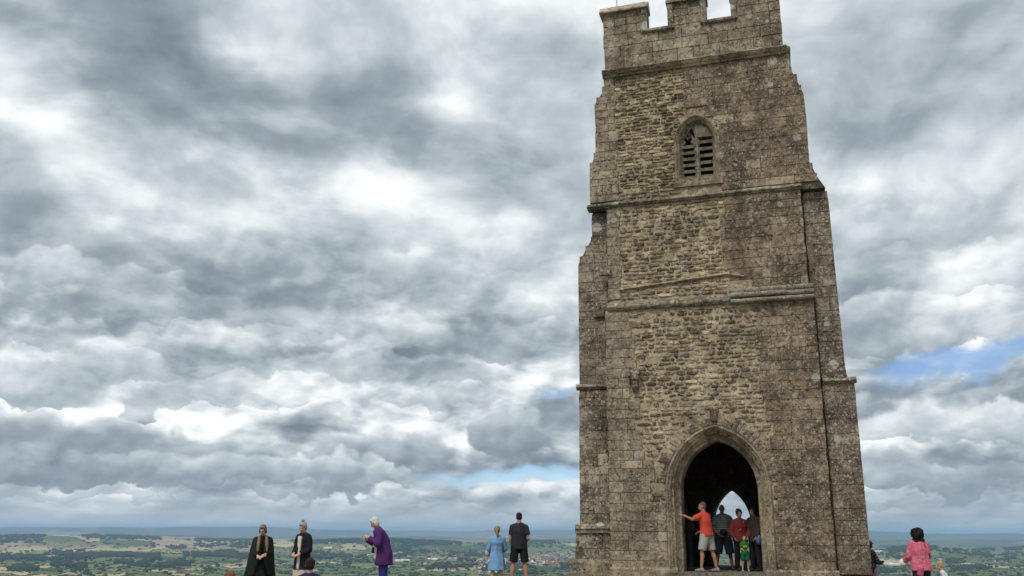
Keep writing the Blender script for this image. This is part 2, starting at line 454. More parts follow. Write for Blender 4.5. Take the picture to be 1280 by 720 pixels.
# --- side and back walls, added shading slab, floor
for s in (-1, 1):
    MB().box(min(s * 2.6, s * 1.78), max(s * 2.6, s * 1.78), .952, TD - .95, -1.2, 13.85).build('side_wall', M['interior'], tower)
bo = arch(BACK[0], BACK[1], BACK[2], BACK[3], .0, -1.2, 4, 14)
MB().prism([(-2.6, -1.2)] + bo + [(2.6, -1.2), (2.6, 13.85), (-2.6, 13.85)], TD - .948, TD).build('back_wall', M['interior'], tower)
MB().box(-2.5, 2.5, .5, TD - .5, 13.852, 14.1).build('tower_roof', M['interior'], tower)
MB().box(-1.779, 1.779, .953, TD - .951, 5.6, 5.9).build('shade_slab', M['interior'], tower)  # added unseen slab: caps the open shaft so the passage stays dark
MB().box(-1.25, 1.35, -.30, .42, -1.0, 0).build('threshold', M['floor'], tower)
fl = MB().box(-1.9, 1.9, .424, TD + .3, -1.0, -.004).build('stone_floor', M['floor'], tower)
# ribs on the inner face of the back arch
rg = arch_rings(BACK, [(.0, TD - .95), (.02, TD - 1.10), (.14, TD - 1.16), (.26, TD - 1.10), (.30, TD - .95)], 0, 4, 12)
mb = MB(); sweep(mb, rg, 0, len(rg[0]) - 1, .5); mb.build('inner_arch_ring', M['interior'], tower)

# --- stones
ashlar_pool, rubble_pool = [], []          # (area, MB, material, parent) ; the largest become parts

def stone(poly, yf, yb, tone, bev, irregular, rng):
    """a stone with a bevelled, slightly uneven face. poly in (u, z), face at y=yf, root at y=yb"""
    n = len(poly)
    cx = sum(p[0] for p in poly) / n; cz = sum(p[1] for p in poly) / n
    mb = MB()
    tilt, tl2 = rng.uniform(-1, 1) * irregular, rng.uniform(-1, 1) * irregular
    v = [(x, yb, z) for x, z in poly]
    mid = []
    for x, z in poly: mid.append((x, yf + bev * .9, z))
    frt = []
    for x, z in poly:
        dx, dz = x - cx, z - cz
        L = math.hypot(dx, dz) + 1e-6
        k = max(0, 1 - bev / L * 1.2)
        frt.append((cx + dx * k, yf + tilt * dx + tl2 * dz + rng.uniform(-.3, .3) * irregular * .06, cz + dz * k))
    v += mid + frt
    f = [(i, (i + 1) % n, n + (i + 1) % n, n + i) for i in range(n)]
    f += [(n + i, n + (i + 1) % n, 2 * n + (i + 1) % n, 2 * n + i) for i in range(n)]
    if irregular > .05:
        v.append((cx, yf - bev * .35, cz))
        f += [(2 * n + i, 2 * n + (i + 1) % n, 3 * n) for i in range(n)]
    else:
        f.append(tuple(range(2 * n, 3 * n)))
    mb.add(v, f, tone)
    return mb

def spans_minus(a, b, holes):
    out = [(a, b)]
    for h0, h1 in holes:
        nxt = []
        for s0, s1 in out:
            if h1 <= s0 or h0 >= s1: nxt.append((s0, s1)); continue
            if h0 > s0: nxt.append((s0, h0))
            if h1 < s1: nxt.append((h1, s1))
        out = nxt
    return [s for s in out if s[1] - s[0] > .05]

def fill(pool, parent, zlo, zhi, left, right, holes, hmin, hmax, lmin, lmax, gap, kind, mat, rng, y0=0.0, yb=None, tonef=None, proud=.008):
    z = zlo
    while z < zhi - .03:
        h = min(rng.uniform(hmin, hmax), zhi - z)
        if zhi - z - h < hmin * .6: h = zhi - z
        for s0, s1 in spans_minus(left(z + h / 2), right(z + h / 2), holes(z, z + h)):
            u = s0
            while u < s1 - .02:
                w = rng.uniform(lmin, lmax)
                if kind == 'rubble': w *= rng.choice((.7, 1, 1, 1.3))
                if s1 - u - w < lmin * .55: w = s1 - u
                a, b, c, d = u + gap / 2, u + w - gap / 2, z + gap / 2, z + h - gap / 2
                tone = rng.random() if tonef is None else tonef(u + w / 2, z + h / 2, rng)
                if kind == 'rubble':
                    if rng.random() < .035: u += w; continue
                    j = min(w, h) * .16
                    dz = rng.uniform(-.022, .022)
                    p = []
                    cw, ch = (b - a), (d - c)
                    q = lambda k: rng.uniform(.12, .38) * k
                    pts = [(a + q(cw), c), (b - q(cw), c), (b, c + q(ch)), (b, d - q(ch)), (b - q(cw), d), (a + q(cw), d), (a, d - q(ch)), (a, c + q(ch))]
                    p = [(x + rng.uniform(-j, j) * .6, y + dz + rng.uniform(-j, j) * .6) for x, y in pts]
                    yf = y0 + rng.uniform(-proud, proud * 1.6)
                    mb = stone(p, yf, y0 + MY + .03, tone, .016, .14, rng)
                else:
                    j = .006
                    p = [(a + rng.uniform(0, j), c + rng.uniform(0, j)), (b - rng.uniform(0, j), c + rng.uniform(0, j)), (b - rng.uniform(0, j), d - rng.uniform(0, j)), (a + rng.uniform(0, j), d - rng.uniform(0, j))]
                    e0 = rng.uniform(-.006, .022) if u == s0 else 0.0; e1 = rng.uniform(-.006, .022) if u + w >= s1 - 1e-6 else 0.0
                    p = [(p[0][0] + e0, p[0][1]), (p[1][0] - e1 * rng.uniform(.3, 1.6), p[1][1]), (p[2][0] - e1, p[2][1]), (p[3][0] + e0 * rng.uniform(.3, 1.6), p[3][1])]
                    yf = y0 + rng.uniform(-proud, proud) * .45
                    mb = stone(p, yf, y0 + MY + .03, tone, .004, .006, rng)
                pool.append((w * h, mb, mat, parent))
                u += w
        z += h

rng = random.Random(11)
def jag(a, amp, seed):
    def f(z):
        k = math.floor(z / .30)
        return a + amp * (((math.sin((k + seed) * 12.9898) * 43758.5453) % 1.0) - .5) * 2
    return f

def door_hole(extra):
    def f(z0, z1):
        h = arch_half(DOOR[1], DOOR[2], DOOR[3], .335, z0)
        if z0 > DOOR[2] - .1: h = max(h, arch_half(DOOR[1], DOOR[2], DOOR[3], extra, z0 + .03))
        return [(DOOR[0] - h, DOOR[0] + h)] if h > 0 else []
    return f
def win_hole(z0, z1):
    if z1 < 10.05 or z0 > 12.2: return []
    h = arch_half(WIN[1], WIN[2], WIN[3], .165, z0)
    if z0 < 10.2: h = .60
    return [(WIN[0] - h, WIN[0] + h)] if h > 0 else []
none = lambda z0, z1: []

def extra_holes(base, rects):
    def f(z0, z1):
        out = list(base(z0, z1))
        for a, b, c, d in rects:
            if z1 > c and z0 < d: out.append((a, b))
        return out
    return f

# stage one
rubL = lambda z: (-1.95 if z > 3.1 else -1.62) + jag(0, .16, 3)(z)
rubR = lambda z: (1.28 if z > 3.6 else 1.40) + jag(0, .10, 9)(z)
corb = (-2.06, -1.80, 4.42, 5.02)
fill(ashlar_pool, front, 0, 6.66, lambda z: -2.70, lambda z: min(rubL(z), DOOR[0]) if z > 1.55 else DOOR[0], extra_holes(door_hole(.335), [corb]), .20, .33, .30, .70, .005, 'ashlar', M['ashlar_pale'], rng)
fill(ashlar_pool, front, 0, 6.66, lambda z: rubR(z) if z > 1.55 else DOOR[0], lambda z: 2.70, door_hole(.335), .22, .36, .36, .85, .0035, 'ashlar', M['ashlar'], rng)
fill(rubble_pool, front, 1.55, 6.64, rubL, rubR, extra_holes(door_hole(.66), [corb]), .09, .15, .14, .34, .034, 'rubble', M['rubble'], rng, y0=.016)
# stage two
r2L, r2R = jag(-2.22, .06, 5), jag(.55, .10, 21)
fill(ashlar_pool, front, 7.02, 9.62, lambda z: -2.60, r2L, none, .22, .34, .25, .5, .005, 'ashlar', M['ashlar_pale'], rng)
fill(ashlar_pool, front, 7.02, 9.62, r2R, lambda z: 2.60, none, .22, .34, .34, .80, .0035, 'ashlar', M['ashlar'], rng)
fill(rubble_pool, front, 6.98, 9.62, r2L, r2R, none, .085, .145, .13, .36, .030, 'rubble', M['rubble'], rng, y0=.014)
# stage three runs out over the tops of the side buttresses
PROF_R = [(-1.2, 3.48), (4.55, 3.48), (4.56, 3.36), (4.85, 3.30), (9.60, 3.26), (9.95, 3.06), (10.45, 2.88), (12.40, 2.89), (12.62, 2.80), (12.75, 2.78), (13.30, 2.56), (13.60, 2.50)]
PROF_L = [(-1.2, 3.78), (.22, 3.74), (.28, 3.66), (.92, 3.62), (1.0, 3.56), (1.05, 3.52), (4.62, 3.50), (4.75, 3.48), (8.22, 3.47), (8.55, 3.26), (8.58, 3.24), (8.92, 3.06), (10.90, 3.05), (11.42, 2.87), (12.90, 2.87), (13.35, 2.58), (13.60, 2.52)]
endR = lambda z: float(np.interp(z, [p[0] for p in PROF_R], [p[1] for p in PROF_R]))
endL = lambda z: -float(np.interp(z, [p[0] for p in PROF_L], [p[1] for p in PROF_L]))
r3L, r3R = jag(-2.25, .06, 2), lambda z: jag(-.42 if z < 12.2 else -.28, .07, 8)(z) if z > 10.1 else -.5
fill(ashlar_pool, front, 9.86, 13.66, endL, r3L, none, .20, .34, .25, .5, .005, 'ashlar', M['ashlar_pale'], rng)
fill(ashlar_pool, front, 9.86, 13.66, r3R, endR, win_hole, .22, .36, .34, .85, .0035, 'ashlar', M['ashlar'], rng)
fill(rubble_pool, front, 9.86, 13.62, r3L, r3R, win_hole, .075, .13, .13, .36, .028, 'rubble', M['rubble_gold'], rng, y0=.006, proud=.010)

# --- side buttresses, front pair seen, rear pair as copies
RB = [(0.0, 1.10, 3.62), (1.10, 4.55, 3.50), (4.62, 9.60, 3.30), (10.45, 12.40, 2.90)]
def buttress(side):
    b = link('buttress', None, tower)
    prof = PROF_R if side > 0 else PROF_L
    y0 = .24
    half = lambda z: float(np.interp(z, [p[0] for p in prof], [p[1] for p in prof]))
    mb = MB()
    zz = [p[0] for p in prof]
    poly = [(side * 2.35, zz[0])] + [(side * (h - .02), z) for z, h in prof] + [(side * 2.35, zz[-1])]
    mb.prism(poly, y0 + MY, 1.35)
    core = mb.build('buttress_core', M['joint'], b)
    inner = lambda z: 2.72 if z < 6.7 else 2.62
    inner3 = lambda z: inner(z) if z < 9.8 else 2.60
    if side > 0:
        L, Rr = inner3, half
    else:
        L, Rr = (lambda z: -half(z)), (lambda z: -inner3(z))
    rg2 = random.Random(5 + side)
    y_here = lambda z: y0
    bands = [(0, 4.56), (4.70, 9.64), (9.84, 13.4)] if side > 0 else [(0, .94), (1.12, 4.62), (4.80, 9.62), (9.84, 13.4)]
    for za, zb in bands:
        yy = y0 if zb < 9.7 else .05
        if zb > 9.7:
            # the top stage is nearly flush with the front
            poly = [(side * 2.40, 9.66)] + [(side * (half(z) - .02), z) for z in (9.66, 10.0, 10.45, 10.9, 11.42, 12.40, 12.9, 13.2, 13.40)] + [(side * 2.40, 13.40)]
            MB().prism(poly, MY + .002, y0 + MY + .01).build('buttress_core', M['joint'], b)
            continue
        fill(ashlar_pool, core, za, zb, L, Rr, none, .22, .36, .35, .80, .0035, 'ashlar', M['buttress'], rg2, y0=yy, proud=.010)
    # return faces on the outer side
    zs = [p for p in prof if p[0] >= 0]
    sb = MB(); rg3 = random.Random(3)
    for za, zb in bands:
        z = za
        while z < zb - .1:
            h = min(rg3.uniform(.24, .36), zb - z)
            w0 = y0 + .02
            while w0 < 1.3:
                ww = min(rg3.uniform(.3, .6), 1.33 - w0)
                o0, o1 = half(z + .012) , half(z + h - .012)
                d = rg3.uniform(0, .008)
                sb.add([(side * (o0 - .03), w0 + .006, z + .006), (side * (o0 - .03), w0 + ww - .006, z + .006), (side * (o1 - .03), w0 + ww - .006, z + h - .006), (side * (o1 - .03), w0 + .006, z + h - .006),
                        (side * (o0 + d), w0 + .012, z + .012), (side * (o0 + d), w0 + ww - .012, z + .012), (side * (o1 + d), w0 + ww - .012, z + h - .012), (side * (o1 + d), w0 + .012, z + h - .012)],
                       [(4, 5, 6, 7), (0, 1, 5, 4), (1, 2, 6, 5), (2, 3, 7, 6), (3, 0, 4, 7)], rg3.random())
                w0 += ww
            z += h
    o = sb.build('return_face_blocks', M['buttress'], b); o['kind'] = 'stuff'
    return b, half, y0
bR, halfR, yB = buttress(1)
bL, halfL, _ = buttress(-1)
for src in (bR, bL):                        # the rear pair, turned about the tower's centre
    d = src.copy(); COL.objects.link(d); d.parent = tower
    d.rotation_euler = (0, 0, math.pi); d.location = (0, TD, 0)
    for ch in list(src.children):
        c = ch.copy(); COL.objects.link(c); c.parent = d

def run(mb, u0, u1, ring, tone, amp=.011):
    """a worn moulding: the ring (y, z) carried from u0 to u1, its edges chipped by noise"""
    n = len(ring); k = max(2, int((u1 - u0) / .09)); v = []
    for j in range(k + 1):
        u = u0 + (u1 - u0) * j / k
        for y, z in ring:
            d = mnoise.noise_vector(Vector((u * 6.0, y * 9.0 + 7, z * 9.0))) * amp
            v.append((u, y + d.y, z + d.z))
    f = [tuple(range(n)), tuple(range((k + 1) * n - 1, k * n - 1, -1))]
    f += [(j * n + i, j * n + (i + 1) % n, (j + 1) * n + (i + 1) % n, (j + 1) * n + i) for j in range(k) for i in range(n)]
    mb.add(v, f, tone)

# --- string courses: profile in (y out, z) swept along u, cut into stones
def moulding(name, u0, u1, z, prof, parent, mat, seed, lmin=.5, lmax=1.1, back=.06, y0=0.0, wob=.004):
    r = random.Random(seed); u = u0
    while u < u1 - .02:
        w = r.uniform(lmin, lmax)
        if u1 - u - w < lmin * .6: w = u1 - u
        mb = MB()
        dz, dy = r.uniform(-wob, wob), r.uniform(-wob, wob)
        ring = [(y0 - y + dy, z + zz + dz) for y, zz in prof] + [(y0 + back, z + prof[-1][1] + dz), (y0 + back, z + prof[0][1] + dz)]
        n = len(ring)
        run(mb, u + .003, u + w - .003, ring, r.random())
        mb.build(name, mat, parent)
        u += w

P_DRIP = [(0.0, -.07), (.025, -.06), (.04, -.03), (.075, -.02), (.085, .0), (.075, .025), (.02, .085), (0, .09)]
P_BIG = [(0.0, -.15), (.02, -.145), (.035, -.10), (.08, -.085), (.115, -.045), (.13, -.02), (.155, -.005), (.16, .02), (.12, .05), (.0, .10)]
moulding('string_course', -2.60, 2.62, 9.74, P_DRIP, tower, M['string'], 4, back=.04)
moulding('string_course', -2.62, .62, 6.78, [(0, -.08), (.03, -.07), (.07, -.02), (.08, .02), (.05, .07), (0, .15)], tower, M['string'], 5)
for zz, dp in ((6.74, .15), (6.89, .11), (7.03, .07)):
    moulding('string_course', .64, 2.71, zz, [(0, -.06), (dp * .8, -.055), (dp, -.02), (dp, .02), (dp * .7, .06), (0, .064)], tower, M['string_pale'], int(zz * 100), .35, .8, back=.06, wob=.012)
moulding('string_course', -3.14, -2.605, 9.74, P_DRIP, tower, M['string'], 6, y0=.05, back=.25)
moulding('string_course', -3.56, -2.72, 4.71, P_DRIP, tower, M['string'], 7, y0=yB)
moulding('string_course', 2.74, 3.54, 4.60, P_DRIP, tower, M['string'], 8, y0=yB)
moulding('plinth_moulding', -3.64, -2.72, 1.03, [(0, -.12), (.05, -.11), (.05, -.02), (.09, 0), (.06, .06), (0, .12)], tower, M['string'], 9, y0=yB)
moulding('plinth_block', -3.80, -2.72, .12, [(.10, -.3), (.10, .06), (.05, .13), (0, .15)], tower, M['dressed'], 10, y0=yB)
moulding('plinth_block', -2.70, -1.0, .02, [(.07, -.3), (.07, .03), (.0, .08)], tower, M['dressed'], 11)
moulding('plinth_block', 1.1, 2.75, .02, [(.07, -.3), (.07, .02), (.0, .07)], tower, M['dressed'], 12)
# weathered ledges on the left buttress
for u0, u1, zz, yy in ((-3.05, -2.75, 6.62, yB), (-2.82, -2.50, 7.72, 0.0)):
    MB().prism([(u0, zz), (u1, zz), (u1, zz + .16), (u0 + .04, zz + .16)], yy - .09, yy + .05, .3).build('broken_ledge', M['buttress'], tower)
# the cut of a vanished roof: a thin drip stone climbing to the right
for i, (a, b, za, zb) in enumerate(((-2.25, -1.3, 7.24, 7.315), (-1.297, -.4, 7.315, 7.39), (-.397, .6, 7.39, 7.47), (.603, 1.02, 7.46, 7.36))):
    MB().add([(a, -.015, za), (b, -.015, zb), (b, -.045, zb + .035), (a, -.045, za + .035), (a, .05, za + .12), (b, .05, zb + .12), (a, .05, za - .01), (b, .05, zb - .01)],
             [(0, 1, 2, 3), (3, 2, 5, 4), (0, 6, 7, 1), (0, 3, 4, 6), (1, 7, 5, 2), (4, 5, 7, 6)], .3 + .1 * i).build('roof_line_drip', M['dressed'], tower)

# --- the door arch: moulded jamb and arch stones, then the ring of rough voussoirs
NJ, NA = 12, 14
PROF = [(.0, .96), (.0, .40), (.02, .37), (.05, .365), (.10, .30), (.14, .21), (.155, .15), (.15, .125), (.18, .11), (.215, .09), (.225, .045), (.22, .02), (.26, -.012), (.285, -.05), (.315, -.055), (.335, -.025), (.345, .06)]
rings = arch_rings(DOOR, PROF, 0.0, NJ, NA)
NP = len(rings[0])
cuts = [0, 2, 4, 7, 10, 12, 15, 18, 21, 24, 26, 28, 31, 34, 37, 40, 42, 45, 48, 50]
cuts = [c for c in cuts if c < NP - 1] + [NP - 1]
surround = link('door_arch', None, tower)
for i, (a, b) in enumerate(zip(cuts[:-1], cuts[1:])):
    mb = MB(); sweep(mb, rings, a, b, rng.random())
    k = .997
    mb.build('arch_stone', M['dressed'], surround)
n = 30
Rr = (DOOR[3] ** 2 + DOOR[1] ** 2) / (2 * DOOR[1]); cc = Rr - DOOR[1]
for sgn in (-1, 1):
    a = .10
    amax = math.acos(cc / (Rr + .36))
    while a < amax - .03:
        da = min(rng.uniform(.055, .10), amax - a)
        r0, r1 = Rr + .352, Rr + rng.uniform(.46, .72)
        am = min(a + da, amax)
        p = []
        for rr, aa in ((r0, a + .004), (r1, a + .006), (r1 - .02, am - .006), (r0, am - .004)):
            p.append((DOOR[0] - sgn * (rr * math.cos(aa) - cc), DOOR[2] + rr * math.sin(aa)))
        p = [(x if sgn * (DOOR[0] - x) > 0.003 else DOOR[0] - sgn * .003, z) for x, z in p]
        stone(p, rng.uniform(.004, .018), MY + .03, rng.random(), .012, .06, rng).build('voussoir', M['rubble'] if rng.random() < .5 else M['ashlar_pale'], surround)
        a += da
stone([(DOOR[0] - .07, 3.66), (DOOR[0] + .07, 3.66), (DOOR[0] + .11, 3.98), (DOOR[0] - .11, 3.98)], -.02, MY + .03, .2, .012, .05, rng).build('keystone', M['rubble'], surround)

# --- the belfry window
win = link('belfry_window', None, tower)
wp = [(-.015, .60), (-.015, .24), (.02, .20), (.05, .13), (.06, .08), (.10, .04), (.13, .005), (.16, -.02), (.19, -.012), (.20, .05)]
rw = arch_rings(WIN, wp, 10.28, 3, 10)
mb = MB(); sweep(mb, rw, 0, len(rw[0]) - 1, .5); mb.build('window_surround', M['dressed'], win)
MB().prism([(WIN[0] - .66, 10.06), (WIN[0] + .66, 10.06), (WIN[0] + .66, 10.20), (WIN[0] + .60, 10.29), (WIN[0] - .60, 10.29), (WIN[0] - .66, 10.20)], -.03, .5, .6).build('sill', M['dressed'], win)
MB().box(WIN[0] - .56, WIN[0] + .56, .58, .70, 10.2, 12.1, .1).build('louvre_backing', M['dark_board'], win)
mb = MB(); mb.prism([(WIN[0] - .055, 10.28), (WIN[0] + .055, 10.28), (WIN[0] + .055, 11.97), (WIN[0] - .055, 11.97)], .20, .42, .55)
mb.prism([(WIN[0] - .025, 10.28), (WIN[0] + .025, 10.28), (WIN[0] + .025, 11.95), (WIN[0] - .025, 11.95)], .16, .205, .55); mb.build('mullion', M['louvre'], win)
for s in (-1, 1):
    for k in range(6 if s < 0 else 6):
        z0 = 10.34 + k * (.185 if s < 0 else .205)
        x0, x1 = (WIN[0] - .43, WIN[0] - .057) if s < 0 else (WIN[0] + .057, WIN[0] + .43)
        MB().add([(x0, .20, z0), (x1, .20, z0), (x1, .18, z0 + .085), (x0, .18, z0 + .085), (x0, .46, z0 + .17), (x1, .46, z0 + .17), (x1, .46, z0 + .10), (x0, .46, z0 + .10)],
                 [(0, 1, 2, 3), (3, 2, 5, 4), (4, 5, 6, 7), (7, 6, 1, 0), (0, 3, 4, 7), (1, 6, 5, 2)], rng.random()).build('louvre', M['louvre'], win)
# plain infill stone in the right head, cusped light in the left
hp = [(WIN[0] + .03, 11.55), (WIN[0] + .44, 11.55)] + [(WIN[0] + arch_half(WIN[1], WIN[2], WIN[3], .0, z) + .01, z) for z in (11.6, 11.7, 11.8, 11.88, 11.94)] + [(WIN[0] + .03, 11.99)]
MB().prism(hp, .17, .45, .75).build('infill_panel', M['louvre'], win)
LA = (WIN[0] - .245, .15, 11.42, .27)
ra = arch_rings(LA, [(-.005, .40), (-.005, .26), (.015, .23), (.05, .215), (.055, .26), (.055, .40)], 10.28, 2, 8)
mb = MB(); sweep(mb, ra, 0, len(ra[0]) - 1, .6)
for a0 in (-1, 1):
    cxx = LA[0] + a0 * .15
    mb.prism([(cxx, 11.38), (cxx - a0 * .085, 11.47), (cxx - a0 * .015, 11.55)], .24, .36, .6)
mb.prism([(LA[0] - .055, 11.62), (LA[0] + .055, 11.62), (LA[0], 11.54)], .24, .36, .6)
mb.build('cusped_light', M['louvre'], win)
sp = [(WIN[0] - .05, 11.50), (WIN[0] - .055, 11.97), (WIN[0] - .13, 11.93), (WIN[0] - .06, 11.66)]
MB().prism(sp, .22, .45, .4).build('tracery_web', M['louvre'], win)
MB().prism([(WIN[0] - .30, 11.74), (WIN[0] - .22, 11.74), (WIN[0] - .10, 11.93), (WIN[0] - .16, 11.93)], .22, .40, .5).build('tracery_bar', M['louvre'], win)

# --- carved corbel left of the arch
cb = link('carved_corbel', None, tower)
CX = -1.93
pro = [(-2.0, 0)]
mb = MB()
mb.add([(CX - .12, .03, 4.98), (CX + .12, .03, 4.98), (CX + .12, -.20, 4.98), (CX - .12, -.20, 4.98), (CX - .10, .03, 4.80), (CX + .10, .03, 4.80), (CX + .10, -.16, 4.80), (CX - .10, -.16, 4.80)],
       [(0, 1, 2, 3), (4, 7, 6, 5), (0, 4, 5, 1), (1, 5, 6, 2), (2, 6, 7, 3), (3, 7, 4, 0)], .5)
mb.build('capital', M['buttress'], cb)
mb = MB()
lev = [(4.80, .085, .13), (4.74, .10, .16), (4.66, .095, .15), (4.62, .105, .17), (4.56, .09, .13), (4.50, .07, .09), (4.46, .05, .05)]
rr = []
for z, hw, dp in lev: rr.append([(CX + hw * math.cos(a), .03 - dp * math.sin(a), z) for a in [math.pi * i / 8 for i in range(9)]])
v = [p for r_ in rr for p in r_]
mb.add(v, [(i * 9 + j, i * 9 + j + 1, (i + 1) * 9 + j + 1, (i + 1) * 9 + j) for i in range(len(rr) - 1) for j in range(8)] + [tuple(range((len(rr) - 1) * 9, len(rr) * 9))], .4)
mb.build('carved_head', M['buttress'], cb)
for dx_, dz_ in ((-.13, .0), (.10, .05)):
    MB().prism([(CX + dx_ - .05, 4.9 + dz_), (CX + dx_ + .04, 4.88 + dz_), (CX + dx_ + .06, 5.0 + dz_), (CX + dx_ - .04, 5.03 + dz_)], -.24, .03, .4).build('leaf_knop', M['buttress'], cb)

# --- parapet
par = link('parapet', None, tower)
PH = 2.52
moulding('parapet_string', -2.60, 2.53, 13.80, P_BIG, par, M['ashlar_pale'], 31, .7, 1.3, back=.3, y0=-.03)
for s in (-1, 1):                            # string round the corners
    mb = MB(); ring = [(s * (2.47 + y), 13.80 + z) for y, z in P_BIG]
    ring += [(s * 2.3, 13.92), (s * 2.3, 13.60)]
    mb.prism(ring, -.03, TD + .03, .4); mb.build('parapet_string', M['ashlar_pale'], par)
gaps = [(-1.30, -.60), (.38, 1.17)]
SILL, TOP = 15.00, 15.72
mer = [(-2.55, -1.30), (-.60, .38), (1.17, 2.46)]
poly = [(-2.53, 13.92), (2.44, 13.92), (2.44, TOP), (1.19, TOP), (1.19, SILL), (.36, SILL), (.36, TOP), (-.58, TOP), (-.58, SILL), (-1.32, SILL), (-1.32, TOP), (-2.53, TOP)]
pc = MB().prism(poly, -.05 + MY, .33, .4).build('parapet_wall', M['joint'], par)
def par_holes(z0, z1):
    return gaps if z1 > SILL + .02 else []
rp = random.Random(77)
fill(ashlar_pool, pc, 13.90, SILL, lambda z: -2.55, lambda z: 2.46, none, .26, .38, .42, .95, .009, 'ashlar', M['ashlar_pale'], rp, y0=-.05)
fill(ashlar_pool, pc, SILL, TOP, lambda z: -2.55, lambda z: 2.46, par_holes, .22, .30, .32, .62, .009, 'ashlar', M['ashlar_pale'], rp, y0=-.05)
for (a, b) in mer:
    pr = [(-.16, TOP - .02), (-.16, TOP + .02), (-.13, TOP + .05), (.02, TOP + .24), (.12, TOP + .27), (.30, TOP + .20), (.40, TOP + .05), (.40, TOP - .02)]
    a2, b2 = a - .09, b + .09
    mb = MB(); run(mb, a2, b2, pr, rng.random(), .016)
    mb.build('merlon_coping', M['string'], par)
for (a, b) in gaps:
    for e, s in ((a, -1), (b, 1)):           # moulded edges of the openings
        x0, x1 = (e - .10, e + .055) if s < 0 else (e - .055, e + .10)
        MB().prism([(x0, SILL - .02), (x1, SILL - .02), (x1, TOP - .022), (x0, TOP - .022)], -.11, .36, .5).build('merlon_edge', M['string'], par)
    pr = [(-.13, SILL - .09), (-.13, SILL - .03), (.0, SILL + .06), (.34, SILL + .06), (.34, SILL - .05), (-.08, SILL - .12)]
    mb = MB(); run(mb, a - .12, b + .12, pr, .4, .014)
    mb.build('embrasure_sill', M['string'], par)
# other three sides of the parapet
for s in (-1, 1):
    X0, X1 = (-2.54, -2.20) if s < 0 else (2.12, 2.45)
    poly = [(.34, 13.92), (TD - .30, 13.92), (TD - .30, TOP), (4.45, TOP), (4.45, SILL), (3.6, SILL), (3.6, TOP), (2.1, TOP), (2.1, SILL), (1.25, SILL), (1.25, TOP), (.34, TOP)]
    n = len(poly)
    mb = MB(); mb.add([(X0, y, z) for y, z in poly] + [(X1, y, z) for y, z in poly], [tuple(range(n)), tuple(range(2 * n - 1, n - 1, -1))] + [(i, n + i, n + (i + 1) % n, (i + 1) % n) for i in range(n)], .5)
    mb.build('parapet_side', M['ashlar'], par)
poly2 = [(-x - .09, z) for x, z in poly and [(-2.53, 13.92), (2.44, 13.92), (2.44, TOP), (1.19, TOP), (1.19, SILL), (.36, SILL), (.36, TOP), (-.58, TOP), (-.58, SILL), (-1.32, SILL), (-1.32, TOP), (-2.53, TOP)]]
MB().prism(poly2, TD - .298, TD + .02, .5).build('parapet_back', M['ashlar'], par)
# thin lightning rod above the left merlon
mb = MB(); seg = 6
mb.add([(-2.16 + .011 * math.cos(6.283 * i / seg), .2 + .011 * math.sin(6.283 * i / seg), z) for z in (15.9, 17.6) for i in range(seg)], [(i, (i + 1) % seg, seg + (i + 1) % seg, seg + i) for i in range(seg)] + [tuple(range(seg, 2 * seg))])
mb.build('lightning_rod', M['metal'], tower)

# --- turn the pools into parts: the 300 largest of each singly, the rest joined
for pool, pname in ((ashlar_pool, 'ashlar_block'), (rubble_pool, 'rubble_stone')):
    pool.sort(key=lambda t: -t[0])
    for area, mb, mat, parent in pool[:300]: mb.build(pname, mat, parent)
    rest = {}
    for area, mb, mat, parent in pool[300:]:
        r_ = rest.setdefault((parent.name, mat.name), (MB(), mat, parent))
        o0 = len(r_[0].v)
        r_[0].v += mb.v; r_[0].f += [tuple(i + o0 for i in f) for f in mb.f]; r_[0].t += mb.t
    for m_, mat, parent in rest.values():
        o = m_.build('small_' + ('ashlar_blocks' if pname[0] == 'a' else 'rubble_stones'), mat, parent); o['kind'] = 'stuff'
print('POOLS', len(ashlar_pool), len(rubble_pool))

# ------------------------------------------------------------------ terrain: the hilltop, the plain, the far ridges
PLAIN = -145.0
HAZE_D, HAZE_COL = 5.4e-5, (.46, .68, 1.0)
def wav(x, seed, n=5, f0=1.0):
    r = np.random.RandomState(seed); out = 0 * x; amp = 1.0; f = f0
    for i in range(n):
        out = out + amp * np.sin(x * f + r.uniform(0, 6.28)); amp *= .6; f *= 1.93
    return out / 2.3

PADS = []                                    # (x, y, z): local ground heights under figures
def top_height(x, y):
    """the worn grass of the summit, near the camera"""
    z = np.full_like(x, .30)
    num = np.zeros_like(x); den = np.full_like(x, .02)
    for px, py, pz in PADS:
        w = np.exp(-((x - px) ** 2 + (y - py) ** 2) / (2 * 1.5 ** 2))
        num += w * (pz - .30); den += w
    return z + num / den * (1 - np.exp(-den))

